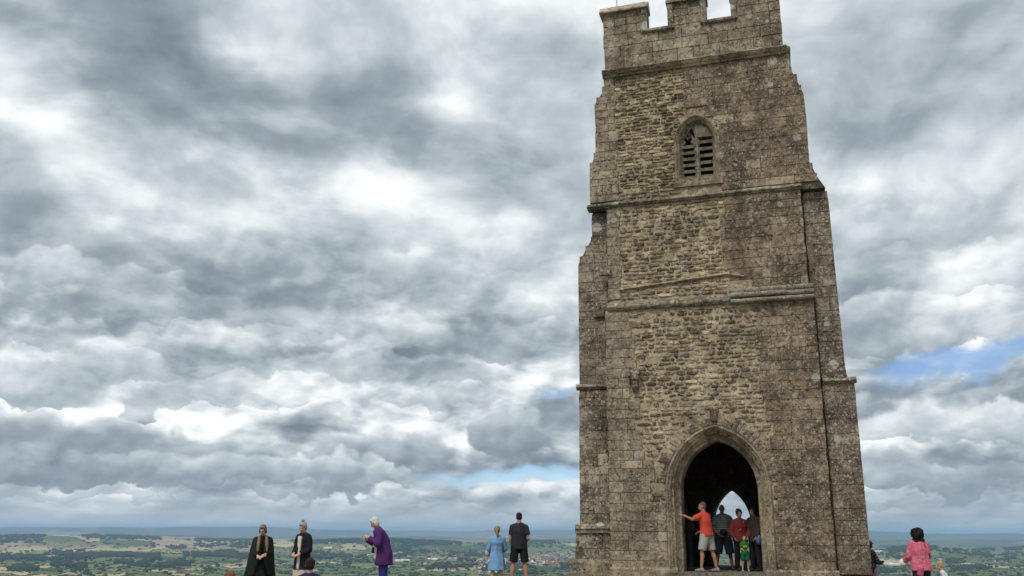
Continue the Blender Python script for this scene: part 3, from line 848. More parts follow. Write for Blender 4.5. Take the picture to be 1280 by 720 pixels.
HILLS = [(-24, 9000, 8, 1300, 96), (-15, 8600, 3.0, 1000, 30), (-30, 8200, 4, 900, 40), (-8, 7600, 7.5, 900, 84), (3, 8200, 4, 900, 60), (23.5, 6700, 3.2, 900, 66), (30, 9000, 4, 1200, 50), (-20, 5600, 7, 700, 14), (12, 9000, 6, 1500, 60)]
def height(az, D):
    """az in degrees from the view axis, D metres"""
    x, y = D * np.sin(np.radians(az)), D * np.cos(np.radians(az))
    crest = 33.0
    t = np.clip((D - crest) / 480.0, 0, 1)
    hill = (1 - t) ** 1.6 * (.30 - PLAIN) + PLAIN
    z = np.where(D < crest, 0.0, hill)
    # a gentle shoulder so that the top stays just under the line of sight
    z = np.where(D < crest, top_height(x, y) - np.clip((D - 27) / 6, 0, 1) ** 2 * .25, z - .25)
    far = np.clip((D - 1500) / 1500, 0, 1)
    h = np.zeros_like(D)
    for a0, d0, sa, sdv, H in HILLS:
        h += H * np.exp(-((az - a0) / sa) ** 2) * np.exp(-((D - d0 * (1 + .02 * np.sin(az * 1.3))) / sdv) ** 2)
    h += 5 * wav(x / 900.0, 3) * wav(y / 700.0, 4) * far
    h += (60 + 26 * wav(az * .25, 5)) * np.exp(-((D - 15500) / 2600) ** 2)
    h += (196 + 58 * wav(az * .19, 15, 4) + 12 * wav(az * .9, 17, 3)) * np.exp(-((D - 24500) / 2600) ** 2)
    h += (164 + 24 * wav(az * .22, 6, 4) + 8 * wav(az * .9, 16, 3)) * np.exp(-((D - 33000) / 4200) ** 2)
    return z + h * far

def pad(px, ytop, depth, hgt):
    p = at(px, ytop, depth)
    PADS.append((p.x, p.y, p.z - hgt))
    return Vector((p.x, p.y, p.z - hgt))

# where the figures stand (pixel x, pixel y of the crown of the head, depth, height)
FIG = {}
for key, px, py, dep, hgt in (('cloak', 330, 655.5, 20.8, 1.63), ('navy', 381, 652.5, 20.6, 1.64), ('purple', 482, 645, 20.4, 1.66), ('blue', 621.5, 658, 24.6, 1.62), ('black', 649, 641, 24.3, 1.80),
                               ('pink', 1146, 661.5, 20.6, 1.62), ('toddler', 1180, 700.5, 20.2, .98), ('hidden', 1085.5, 676.5, 27.5, 1.66), ('sitter', 388, 699.5, 16.0, .86), ('curly', 287, 722, 16.5, .70), ):
    FIG[key] = (pad(px, py, dep, hgt), hgt)

# the tower stands on the summit: level ground round it, a little below its floor
for uu in (-4.5, -2.2, 0, 2.2, 4.5):
    for ww in (-1.5, 1.5, 4, 7):
        if abs(uu) < 3 and ww == -1.5: pass
        c, s_ = math.cos(T_ROT), math.sin(T_ROT)
        PADS.append((T0.x + c * uu - s_ * ww, T0.y + s_ * uu + c * ww, FLOOR_Z - (.34 if abs(uu) > 3 else .22 if ww < 5 else .5)))

azs = np.concatenate([np.arange(-180, -36, 6.0), np.arange(-36, 36.01, .13), np.arange(40, 180, 6.0)])
rs = np.concatenate([np.array([.6]), np.linspace(1.5, 45, 60), np.geomspace(48, 2400, 60), np.geomspace(2430, 46000, 270)])
AZ, DD = np.meshgrid(azs, rs)
ZZ = height(AZ, DD)
XX, YY = DD * np.sin(np.radians(AZ)), DD * np.cos(np.radians(AZ))
nr, na = AZ.shape
verts = np.stack([XX, YY, ZZ], -1).reshape(-1, 3)
verts = np.vstack([verts, [[0, 0, float(height(np.array([0.]), np.array([.3]))[0])]]])
ii, jj = np.meshgrid(np.arange(nr - 1), np.arange(na), indexing='ij')
jn = (jj + 1) % na
quads = np.stack([ii * na + jj, ii * na + jn, (ii + 1) * na + jn, (ii + 1) * na + jj], -1).reshape(-1, 4)[:, ::-1]
tris = np.array([(nr * na, (j + 1) % na, j) for j in range(na)])

# fields: nearest of a jittered set of seeds, in a space stretched with distance
fr = np.random.RandomState(21)
cell = []
lnmin, lnmax = math.log(1500), math.log(46000)
SEEDW = (.042, .075)                        # radians of azimuth, ln of distance
na_s, nd_s = int(R(80) / SEEDW[0]), int((lnmax - lnmin) / SEEDW[1])
seeds = np.array([[(-R(40) + (i + .5 + fr.uniform(-.45, .45) + (.5 if k % 2 else 0)) * SEEDW[0]), lnmin + (k + .5 + fr.uniform(-.42, .42)) * SEEDW[1]] for k in range(nd_s) for i in range(na_s)])
from mathutils import kdtree
kd = kdtree.KDTree(len(seeds))
for i, s_ in enumerate(seeds): kd.insert((s_[0] / SEEDW[0], s_[1] / SEEDW[1], 0), i)
kd.balance()
DENSE = np.abs(azs) <= 36.05
cellid = -np.ones((nr, na), dtype=int)
r0 = int(np.searchsorted(rs, 2000))
wobx = .35 * np.sin(np.log(DD) * 31 + AZ * .4) + .2 * np.sin(np.log(DD) * 11 - AZ)
woby = .30 * np.sin(AZ * 1.7 + np.log(DD) * 5) + .18 * np.sin(AZ * 4.1)
for i in range(r0, nr):
    for j in range(na):
        if DENSE[j]:
            cellid[i, j] = kd.find((R(AZ[i, j]) / SEEDW[0] + wobx[i, j], math.log(DD[i, j]) / SEEDW[1] + woby[i, j], 0))[1]
FIELD_COLS = np.array([(.115, .155, .055), (.09, .135, .045), (.15, .18, .065), (.175, .18, .08), (.055, .085, .03), (.42, .335, .20), (.47, .385, .235), (.35, .255, .175), (.065, .10, .035), (.21, .20, .09)])
# crops: more stubble on the left slopes, more pasture in the middle and right
wood_n = lambda a, l: wav(a * .55, 31) + .8 * wav(l * 9, 32) + .7 * wav(a * 1.7 + l * 14, 33)
kinds = []
for a, l in seeds:
    deg = math.degrees(a); D = math.exp(l)
    straw = .72 if (deg < -11 and 5200 < D < 9000) else (.25 if D > 9000 else .22)
    if -29 < deg < -27 and D < 5000: straw = .6
    if deg > 15: straw = .05
    w = wood_n(deg, l)
    if D > 6000 and w > 1.15: kinds.append(4)
    elif fr.rand() < straw: kinds.append(fr.choice([5, 6, 7, 6, 9]))
    else: kinds.append(fr.choice([0, 0, 1, 2, 2, 3, 3, 8]))
kinds = np.array(kinds)
FC = FIELD_COLS[kinds] * fr.uniform(.85, 1.15, (len(kinds), 1))
farf = np.clip((seeds[:, 1:2] - math.log(11000)) / .4, 0, 1)      # beyond ten kilometres woods and hedges close up over the fields
FC = FC * (1 - farf * .6) + np.array([[.035, .05, .025]]) * farf * .6
fcol = np.tile(np.array([[.085, .12, .04]]), (len(quads) + len(tris), 1))
cid = cellid[:-1, :].reshape(-1)
ok = cid >= 0
fcol[:len(quads)][ok] = FC[cid[ok]]
dq = DD[:-1, :].reshape(-1); tw = np.clip((60 - dq) / 25, 0, 1)[:, None]     # trodden earth and paving round the tower
fcol[:len(quads)] = fcol[:len(quads)] * (1 - tw) + np.array([[.205, .175, .125]]) * tw
fcol[len(quads):] = (.205, .175, .125)
me = bpy.data.meshes.new('terrain')
me.from_pydata(verts.tolist(), [], quads.tolist() + tris.tolist())
ca = me.attributes.new('crop', 'FLOAT_COLOR', 'FACE')
ca.data.foreach_set('color', np.hstack([fcol, np.ones((len(fcol), 1))]).astype(np.float32).ravel())
for p in me.polygons: p.use_smooth = True
m, g, b = new_mat('land')
crop = g.node('ShaderNodeAttribute', attribute_name='crop').outputs['Color']
pos = g.node('ShaderNodeNewGeometry').outputs['Position']
nz = g.noise(pos, .006, 6, .6)
nz2 = g.noise(pos, 1.7, 6, .7)
c = g.mix(.55, crop, g.ramp(nz, [(.3, (.55, .6, .5)), (.7, (1.35, 1.3, 1.2))]), 'MULTIPLY')
c = g.mix(.5, c, g.ramp(nz2, [(.3, (.5, .5, .5)), (.7, (1.3, 1.3, 1.2))]), 'MULTIPLY')
g.put(b.inputs['Base Color'], c)
b.inputs['Roughness'].default_value = 1.0
b.inputs['Specular IOR Level'].default_value = 0.05
me.materials.append(m)
terrain = link('terrain', me); terrain['kind'] = 'structure'

AZL, RSL, ZL = azs.tolist(), rs.tolist(), ZZ.tolist()
import bisect
def ground(az, D):
    i = min(max(bisect.bisect_right(RSL, D) - 1, 0), nr - 2); j = min(max(bisect.bisect_right(AZL, az) - 1, 0), na - 2)
    t, u = (D - RSL[i]) / (RSL[i + 1] - RSL[i]), (az - AZL[j]) / (AZL[j + 1] - AZL[j])
    return (ZL[i][j] * (1 - u) + ZL[i][j + 1] * u) * (1 - t) + (ZL[i + 1][j] * (1 - u) + ZL[i + 1][j + 1] * u) * t
ANG = (ZZ - CAM_Z) / DD
def land_at(px, py):
    """nearest ground point that shows at a pixel"""
    r = ray(px, py); a = math.degrees(math.atan2(r.x, r.y))
    e = r.z / math.hypot(r.x, r.y)
    j = int(np.argmin(np.abs(azs - a)))
    i = int(np.argmax((ANG[r0:, j] >= e))) + r0
    D = DD[i, j]
    return a, D

# --- vegetation seen from far above: crown clumps
def clump_mesh(rng_, n=5, sub=1):
    bm = bmesh.new()
    for i in range(n):
        a = rng_.uniform(0, 6.28); rr = 0 if i == 0 else rng_.uniform(.25, .42)
        mtx = Matrix.Translation((rr * math.cos(a), rr * math.sin(a), (.62 if i == 0 else rng_.uniform(.34, .62))))
        k = .36 if i == 0 else rng_.uniform(.2, .3)
        bmesh.ops.create_icosphere(bm, subdivisions=sub, radius=k, matrix=mtx @ Matrix.Diagonal((1, 1, rng_.uniform(.75, 1.0), 1)))
    for v_ in bm.verts:
        d_ = mnoise.noise_vector(v_.co * 5.0) * .09
        v_.co += d_
    me_ = bpy.data.meshes.new('crown'); bm.to_mesh(me_); bm.free()
    return me_
def leaf_mat(name, cols):
    m_, g_, b_ = new_mat(name)
    pos_ = g_.node('ShaderNodeNewGeometry').outputs['Position']
    rnd_ = g_.node('ShaderNodeObjectInfo').outputs['Random']
    n_ = g_.noise(pos_, .09, 5, .65)
    f_ = g_.m('ADD', g_.m('MULTIPLY', n_, .8), g_.m('MULTIPLY', rnd_, .25))
    g_.put(b_.inputs['Base Color'], g_.ramp(f_, [(.25, cols[0]), (.5, cols[1]), (.8, cols[2])]))
    b_.inputs['Roughness'].default_value = .9; b_.inputs['Specular IOR Level'].default_value = .05
    return m_
M['leaf'] = leaf_mat('tree_leaf', ((.018, .030, .012), (.034, .052, .020), (.060, .080, .030)))
M['bark'] = flat_mat('bark', (.06, .045, .03))
vr = random.Random(99)
blobs = []
for k in range(6):
    bm_ = bmesh.new(); bmesh.ops.create_icosphere(bm_, subdivisions=1, radius=.5)
    vs = [np.array(v_.co) * (1 + vr.uniform(-.28, .28)) + np.array((0, 0, .42)) for v_ in bm_.verts]
    fs = [tuple(v_.index for v_ in f_.verts) for f_ in bm_.faces]; bm_.free()
    blobs.append((np.array(vs), np.array(fs)))
class Mass:
    def __init__(self): self.v, self.f, self.n = [], [], 0
    def add(self, x, y, z, w, h):
        bv, bf = blobs[vr.randrange(6)]
        a = vr.uniform(0, 6.28); c_, s_ = math.cos(a), math.sin(a)
        P = np.stack([(bv[:, 0] * c_ - bv[:, 1] * s_) * w + x, (bv[:, 0] * s_ + bv[:, 1] * c_) * w + y, bv[:, 2] * h + z - .5], -1)
        self.v.append(P); self.f.append(bf + self.n); self.n += len(P)
    def build(self, name, mat, label):
        me_ = bpy.data.meshes.new(name)
        V_, F_ = np.vstack(self.v), np.vstack(self.f)
        me_.from_pydata(V_.tolist(), [], F_.tolist()); me_.materials.append(mat)
        o = link(name, me_); o['kind'] = 'stuff'; o['label'] = label
        return o
# woods on the cells marked as wood, hedges along field edges
wood, hedge = Mass(), Mass()
wood_cells = set(np.nonzero(kinds == 4)[0].tolist())
for ci in wood_cells:
    a, l = seeds[ci]; D = math.exp(l)
    if not (2600 < D < 17000) or abs(math.degrees(a)) > 33: continue
    n = 120 if D < 12000 else 40
    for k in range(n):
        aa = a + vr.uniform(-.62, .62) * SEEDW[0]; ll = l + vr.uniform(-.62, .62) * SEEDW[1]
        dd = math.exp(ll); deg = math.degrees(aa)
        s_ = vr.uniform(.8, 1.3) * (1 if D < 12000 else 1.5)
        wood.add(dd * math.sin(aa), dd * math.cos(aa), ground(deg, dd), 30 * s_ * (dd / 8000) ** .5, 15 * s_)
# wooded crests of the middle ridges
for a0, d0, sa, sdv, H in HILLS:
    for k in range(int(105 * sa)):
        deg = a0 + vr.gauss(0, sa * .75)
        if abs(deg) > 33: continue
        if wav(np.array([deg * 1.1]), 71, 4)[0] < -.25: continue
        dd = d0 * (1 + .02 * math.sin(deg * 1.3)) + vr.uniform(-.55, .25) * sdv
        s_ = vr.uniform(.7, 1.3)
        wood.add(dd * math.sin(R(deg)), dd * math.cos(R(deg)), ground(deg, dd), 34 * s_, 15 * s_)
# hedge lines
for i in range(r0, nr - 1):
    D = rs[i]
    if D < 2500 or D > 13000: continue
    for j in np.nonzero(DENSE)[0][:-1]:
        ca_, cb_, cc_ = cellid[i, j], cellid[i, j + 1], cellid[i + 1, j]
        if abs(AZ[i, j]) > 31: continue
        if (ca_ != cb_ or ca_ != cc_) and vr.random() < (.85 if D < 8000 else .5):
            s_ = vr.choice((.26, .28, .3, .32, .36, .42, .5, .95)) * vr.uniform(.8, 1.2)
            a_ = AZ[i, j] + vr.uniform(-.06, .06); d_ = D * (1 + vr.uniform(-.004, .004))
            hedge.add(d_ * math.sin(R(a_)), d_ * math.cos(R(a_)), ground(a_, d_), 15 * (.4 + s_) * (1 + (D / 7000)) * .6, 9.5 * s_)
# belts and copses that show near the foot of the picture: (x0, x1, y0, y1, number)
BELTS = [(150, 245, 700, 712, 230), (20, 100, 704, 714, 150), (0, 130, 694, 703, 190), (60, 135, 690, 697, 110), (215, 242, 682, 687, 60), (270, 315, 690, 695, 70), (0, 40, 664.5, 673, 0),
         (395, 460, 690, 697, 130), (480, 600, 688, 700, 300), (420, 560, 678, 686, 260), (560, 640, 700, 716, 240), (640, 722, 703, 718, 240), (500, 590, 706, 716, 120), (380, 470, 700, 706, 60),
         (1085, 1140, 690, 700, 110), (1160, 1280, 686, 694, 200), (1085, 1180, 704, 716, 200), (1190, 1280, 700, 712, 190), (600, 720, 680, 690, 120), (890, 945, 690, 704, 60)]
for x0, x1, y0, y1, n in BELTS:
    n = int(n * .62); cs = [(vr.uniform(x0, x1), vr.uniform(y0, y1)) for _ in range(max(2, int((x1 - x0) / 18)))]
    for k in range(n):
        cx_, cy_ = vr.choice(cs)
        a_, d_ = land_at(min(max(cx_ + vr.gauss(0, 7), x0 - 6), x1 + 6), min(max(cy_ + vr.gauss(0, 1.4), y0), y1))
        d_ *= 1 + vr.uniform(-.01, .01); a_ += vr.uniform(-.05, .05)
        s_ = vr.uniform(.7, 1.25) * (1.35 if x1 < 330 else 1.0)
        wood.add(d_ * math.sin(R(a_)), d_ * math.cos(R(a_)), ground(a_, d_), 17 * s_, 14 * s_)
wood.build('far_wood', M['leaf'], 'dark woods and copses spread over the plain and ridges')
hedge.build('hedgerow', M['leaf'], 'dark hedge lines between the distant fields')
# single trees standing in the fields
crowns = [clump_mesh(vr) for _ in range(5)]
for c_ in crowns: c_.materials.append(M['leaf'])
tb = MB(); sg = 5
tb.add([(r_ * math.cos(6.283 * i / sg), r_ * math.sin(6.283 * i / sg), z) for z, r_ in ((-.08, .045), (.2, .03), (.5, .018)) for i in range(sg)], [(k * sg + i, k * sg + (i + 1) % sg, (k + 1) * sg + (i + 1) % sg, (k + 1) * sg + i) for k in range(2) for i in range(sg)])
trunk_me = tb.mesh('trunk'); trunk_me.materials.append(M['bark'])
TREES = [(8, 693), (40, 690), (55, 683), (62, 691), (86, 690), (96, 690), (104, 690), (114, 691), (138, 703), (22, 703), (10, 712), (18, 716), (32, 710), (120, 711), (100, 716), (108, 715), (128, 716), (148, 695), (252, 711), (272, 710), (300, 709), (182, 685), (262, 691), (290, 692), (205, 712), (325, 690), (160, 712), (188, 715), (348, 699), (352, 706), (243, 700), (285, 700)]
for k in range(64):
    TREES.append((vr.choice([vr.uniform(0, 320), vr.uniform(400, 720), vr.uniform(400, 720), vr.uniform(1085, 1280)]), vr.uniform(684, 719)))
for k, (px, py) in enumerate(TREES):
    a_, d_ = land_at(px, py)
    h_ = vr.uniform(12, 19) if k > 32 else vr.uniform(15, 22)
    t = link('field_tree', None)
    t.location = (d_ * math.sin(R(a_)), d_ * math.cos(R(a_)), ground(a_, d_)); t.scale = (h_ * vr.uniform(.9, 1.2), h_ * vr.uniform(.9, 1.2), h_); t.rotation_euler = (0, 0, vr.uniform(0, 6.28))
    link('trunk', trunk_me, t); link('crown', crowns[k % 5], t)
    if px < 360: lb = 'small dark round tree standing in the left fields far below the hill'
    elif px < 800: lb = 'small dark round tree on the plain between the strollers and the tower'
    else: lb = 'small dark round tree on the plain right of the tower'
    tag(t, lb, 'tree', 'single trees on the plain')
# houses of the town and scattered farms
def house_mesh(L_, W_, H_, pitch, wall, roof):
    mb_ = MB(); x, y = L_ / 2, W_ / 2
    mb_.add([(-x, -y, -1), (x, -y, -1), (x, y, -1), (-x, y, -1), (-x, -y, H_), (x, -y, H_), (x, y, H_), (-x, y, H_), (-x, 0, H_ + pitch), (x, 0, H_ + pitch)],
            [(0, 1, 5, 4), (1, 2, 6, 9, 5), (2, 3, 7, 6), (3, 0, 4, 8, 7)], .5)
    e = .5
    mb_.add([(-x - e, -y - e, H_ - .2), (x + e, -y - e, H_ - .2), (x + e, 0, H_ + pitch + .15), (-x - e, 0, H_ + pitch + .15), (x + e, y + e, H_ - .2), (-x - e, y + e, H_ - .2)], [(0, 1, 2, 3), (3, 2, 4, 5)], .5)
    cw = L_ * .06
    mb_.box(x * .6 - cw, x * .6 + cw, -cw, cw, H_ + pitch * .5, H_ + pitch + 1.4)
    me_ = mb_.mesh('house'); me_.materials.append(wall); me_.materials.append(roof)
    for k, p in enumerate(me_.polygons):
        p.material_index = 1 if k in (4, 5) else 0
    return me_
for nm, col in (('wall_cream', (.55, .50, .42)), ('wall_brick', (.30, .17, .12)), ('wall_white', (.75, .74, .70)), ('roof_tile', (.24, .11, .075)), ('roof_brown', (.16, .11, .09)), ('roof_slate', (.13, .135, .15)), ('shed_white', (.78, .78, .76))):
    M[nm] = flat_mat(nm, col, .85, .12, .4)
HM = [house_mesh(12, 8, 5, 3.5, M['wall_cream'], M['roof_tile']), house_mesh(18, 8, 5.2, 3.2, M['wall_brick'], M['roof_tile']), house_mesh(11, 8, 5, 3.2, M['wall_white'], M['roof_brown']), house_mesh(24, 9, 5.5, 3.4, M['wall_brick'], M['roof_slate']), house_mesh(13, 8, 5, 3.4, M['wall_white'], M['roof_tile'])]
BARN = [house_mesh(46, 18, 6, 2.5, M['shed_white'], M['shed_white']), house_mesh(30, 12, 5, 3, M['wall_brick'], M['roof_slate'])]
HS = []
for k in range(190): HS.append((vr.uniform(640, 722), vr.triangular(689, 712, 695), None))
for k in range(60): HS.append((vr.uniform(592, 650), vr.uniform(697, 718), None))
for k in range(26): HS.append((vr.uniform(480, 600), vr.uniform(684, 716), None))
for k in range(14): HS.append((vr.uniform(1085, 1280), vr.uniform(684, 712), None))
for p in ((500, 702, 0), (506, 702, 0), (541, 700, 0), (664, 704, 0), (692, 705, 0), (680, 704, 0), (1110, 706, 0), (1118, 707, 0), (1098, 690, 0), (226, 716, 1), (234, 717, 1), (446, 688, 1), (410, 686, 0), (606, 711, 0)): HS.append(p)
for k, (px, py, bn) in enumerate(HS):
    a_, d_ = land_at(px, py)
    d_ *= 1 + vr.uniform(-.006, .006)
    o = link('house' if bn is None else 'farm_shed', (BARN[bn] if bn is not None else HM[k % 5]))
    s_ = vr.uniform(.9, 1.2)
    o.location = (d_ * math.sin(R(a_)), d_ * math.cos(R(a_)), ground(a_, d_)); o.scale = (s_, s_, s_); o.rotation_euler = (0, 0, vr.choice((0, .3, 1.57, -.4, 1.2, .8)))
    if bn is not None:
        where = 'white' if bn == 0 else 'brick'
        side = 'left of the tower' if px < 900 else 'right of the tower'
        tag(o, f'long low {where} farm shed on the plain {side}', 'shed', 'farm sheds on the plain')
    look = ('cream walled house with red tiled roof', 'long brick house with red tiled roof', 'white house with brown roof', 'long brick terrace with grey slate roof', 'white house with red tiled roof')[k % 5]
    if bn is not None: pass
    elif px > 1000: tag(o, f'tiny {look} on the plain right of the tower', 'house', 'houses on the right plain')
    elif px < 592: tag(o, f'tiny {look} on the plain beyond the purple coat', 'house', 'scattered houses on the plain')
    else: tag(o, f'tiny {look} in the far town left of the tower', 'house', 'houses of the far town')

# --- air
hz = MB().box(-52000, 52000, -52000, 52000, -165, 170)
mh = bpy.data.materials.new('air'); mh.use_nodes = True
nt = mh.node_tree; nt.nodes.clear()
pv = nt.nodes.new('ShaderNodeVolumePrincipled')
pv.inputs['Color'].default_value = HAZE_COL + (1,)
pv.inputs['Density'].default_value = HAZE_D
pv.inputs['Anisotropy'].default_value = 0.0
ou = nt.nodes.new('ShaderNodeOutputMaterial'); nt.links.new(pv.outputs[0], ou.inputs['Volume'])
haze = hz.build('haze', mh); haze['kind'] = 'stuff'

# ------------------------------------------------------------------ people
BENCH = bpy.data.scenes.new('bench')            # a bare scene to grow each surface in; removed at the end
def ring_shell(bm, rings):
    """closed loft through rings of equal length"""
    vs = [[bm.verts.new(p) for p in r] for r in rings]
    n = len(rings[0])
    for a, b_ in zip(vs[:-1], vs[1:]):
        for i in range(n): bm.faces.new((a[i], a[(i + 1) % n], b_[(i + 1) % n], b_[i]))
    bm.faces.new(vs[0][::-1]); bm.faces.new(vs[-1])

def cone(bm, p0, p1, r0, r1, flat=False, n=12, sq=1.0):
    p0, p1 = Vector(p0), Vector(p1)
    ax = (p1 - p0); L = ax.length
    if L < 1e-5: return
    ax /= L
    ref = Vector((0, 0, 1)) if abs(ax.z) < .9 else Vector((0, 1, 0))
    x = ax.cross(ref).normalized(); y = ax.cross(x)
    prof = []
    if not flat:
        for k in range(4):
            a = math.pi / 2 * (1 - (k + .35) / 4); prof.append((-r0 * math.sin(a), r0 * math.cos(a)))
    prof += [(0, r0), (L, r1)]
    if not flat:
        for k in range(4):
            a = math.pi / 2 * ((k + .65) / 4); prof.append((L + r1 * math.sin(a), r1 * math.cos(a)))
    ring_shell(bm, [[p0 + ax * t + (x * math.cos(6.2832 * i / n) + y * math.sin(6.2832 * i / n) * sq) * r for i in range(n)] for t, r in prof])

def ell(bm, c, r, n=14, m=9, rot=None):
    c = Vector(c); rg_ = []
    for k in range(m):
        a = -math.pi / 2 + math.pi * (k + .5) / m
        ring = []
        for i in range(n):
            p = Vector((r[0] * math.cos(a) * math.cos(6.2832 * i / n), r[1] * math.cos(a) * math.sin(6.2832 * i / n), r[2] * math.sin(a)))
            if rot: p = rot @ p
            ring.append(c + p)
        rg_.append(ring)
    ring_shell(bm, rg_)

def loft(bm, secs, n=20, fold=0.0, nf=7, ph=0.0):
    """secs: (x, y, z, rx, ry)"""
    rg_ = []
    for k, (x, y, z, rx, ry) in enumerate(secs):
        t = k / max(1, len(secs) - 1)
        rg_.append([(x + rx * math.cos(6.2832 * i / n) * (1 + fold * t * math.sin(nf * 6.2832 * i / n + ph)), y + ry * math.sin(6.2832 * i / n) * (1 + fold * t * math.sin(nf * 6.2832 * i / n + ph)), z) for i in range(n)])
    ring_shell(bm, rg_)

def skin_up(name, bm, voxel, mat, parent, smooth=2, wr=0.0, wf=9.0, wz=.55, sharp=0.0):
    """one continuous surface out of overlapping closed shells, with cloth folds pressed in"""
    me_ = bpy.data.meshes.new('tmp'); bm.to_mesh(me_); bm.free()
    o = bpy.data.objects.new('tmp', me_); BENCH.collection.objects.link(o)
    md = o.modifiers.new('r', 'REMESH'); md.mode = 'VOXEL'; md.voxel_size = voxel
    if smooth:
        sm = o.modifiers.new('s', 'SMOOTH'); sm.factor = .5; sm.iterations = smooth
    BENCH.view_layers[0].update(); dg = BENCH.view_layers[0].depsgraph
    out = bpy.data.meshes.new_from_object(o.evaluated_get(dg))
    bpy.data.objects.remove(o); bpy.data.meshes.remove(me_)
    out.name = name
    if wr:
        off = Vector((hash(name) % 17, parent.location.x if parent else 0, 3.1))
        nv = [v_.normal.copy() for v_ in out.vertices]
        for v_, nn in zip(out.vertices, nv):
            p = v_.co; q = Vector((p.x * wf, p.y * wf, p.z * wf * wz)) + off
            d_ = mnoise.noise(q) + .6 * (.5 - abs(mnoise.noise(q * 2.1))) + .35 * mnoise.noise(q * 4.3)
            v_.co = p + nn * (d_ * wr)
    for p in out.polygons: p.use_smooth = True
    out.materials.clear(); out.materials.append(mat)
    return link(name, out, parent)

CLOTH = {}
def cloth(col, rough=.85, var=.18, scale=55):
    k = (col, rough)
    if k not in CLOTH: CLOTH[k] = flat_mat('cloth_%d' % len(CLOTH), col, rough, var, scale, .15, .004)
    return CLOTH[k]
M['skin'] = flat_mat('skin', (.52, .31, .215), .55, .12, 14, .3)
M['skin_tan'] = flat_mat('skin_tan', (.40, .215, .135), .55, .12, 14, .3)
M['skin_dark'] = flat_mat('skin_dark', (.16, .085, .055), .55, .12, 14, .3)
M['eye'] = flat_mat('eye', (.02, .016, .014), .2, .0, 5, .5)
M['lip'] = flat_mat('lip', (.36, .15, .12), .5, .1, 20)

def hand(bm, wrist, d, palm, s, curl=.5, thumb=1):
    """palm and five separate fingers; d: direction of the hand, palm: palm normal"""
    d = d.normalized(); palm = (palm - d * palm.dot(d)).normalized(); side = d.cross(palm)
    w = Vector(wrist)
    for k in (-1.2, -.4, .4, 1.2):
        cone(bm, w + side * k * .012 * s, w + d * .085 * s + side * k * .0195 * s, .0155 * s, .0135 * s, n=8)
    for k, L in ((-1.5, .062), (-.5, .074), (.5, .070), (1.5, .054)):
        b0 = w + d * .085 * s + side * k * .0195 * s
        a = curl
        m1 = b0 + (d * math.cos(a) + palm * math.sin(a)) * L * .55 * s
        m2 = m1 + (d * math.cos(a * 2.1) + palm * math.sin(a * 2.1)) * L * .5 * s
        cone(bm, b0, m1, .0098 * s, .0092 * s, n=7); cone(bm, m1, m2, .0092 * s, .0078 * s, n=7)
    t0 = w + d * .022 * s - side * thumb * .022 * s
    t1 = t0 + (d * .65 - side * thumb * .7 + palm * .3).normalized() * .042 * s
    t2 = t1 + (d * .9 - side * thumb * .15 + palm * .35).normalized() * .032 * s
    cone(bm, t0, t1, .0125 * s, .0105 * s, n=7); cone(bm, t1, t2, .0105 * s, .0088 * s, n=7)

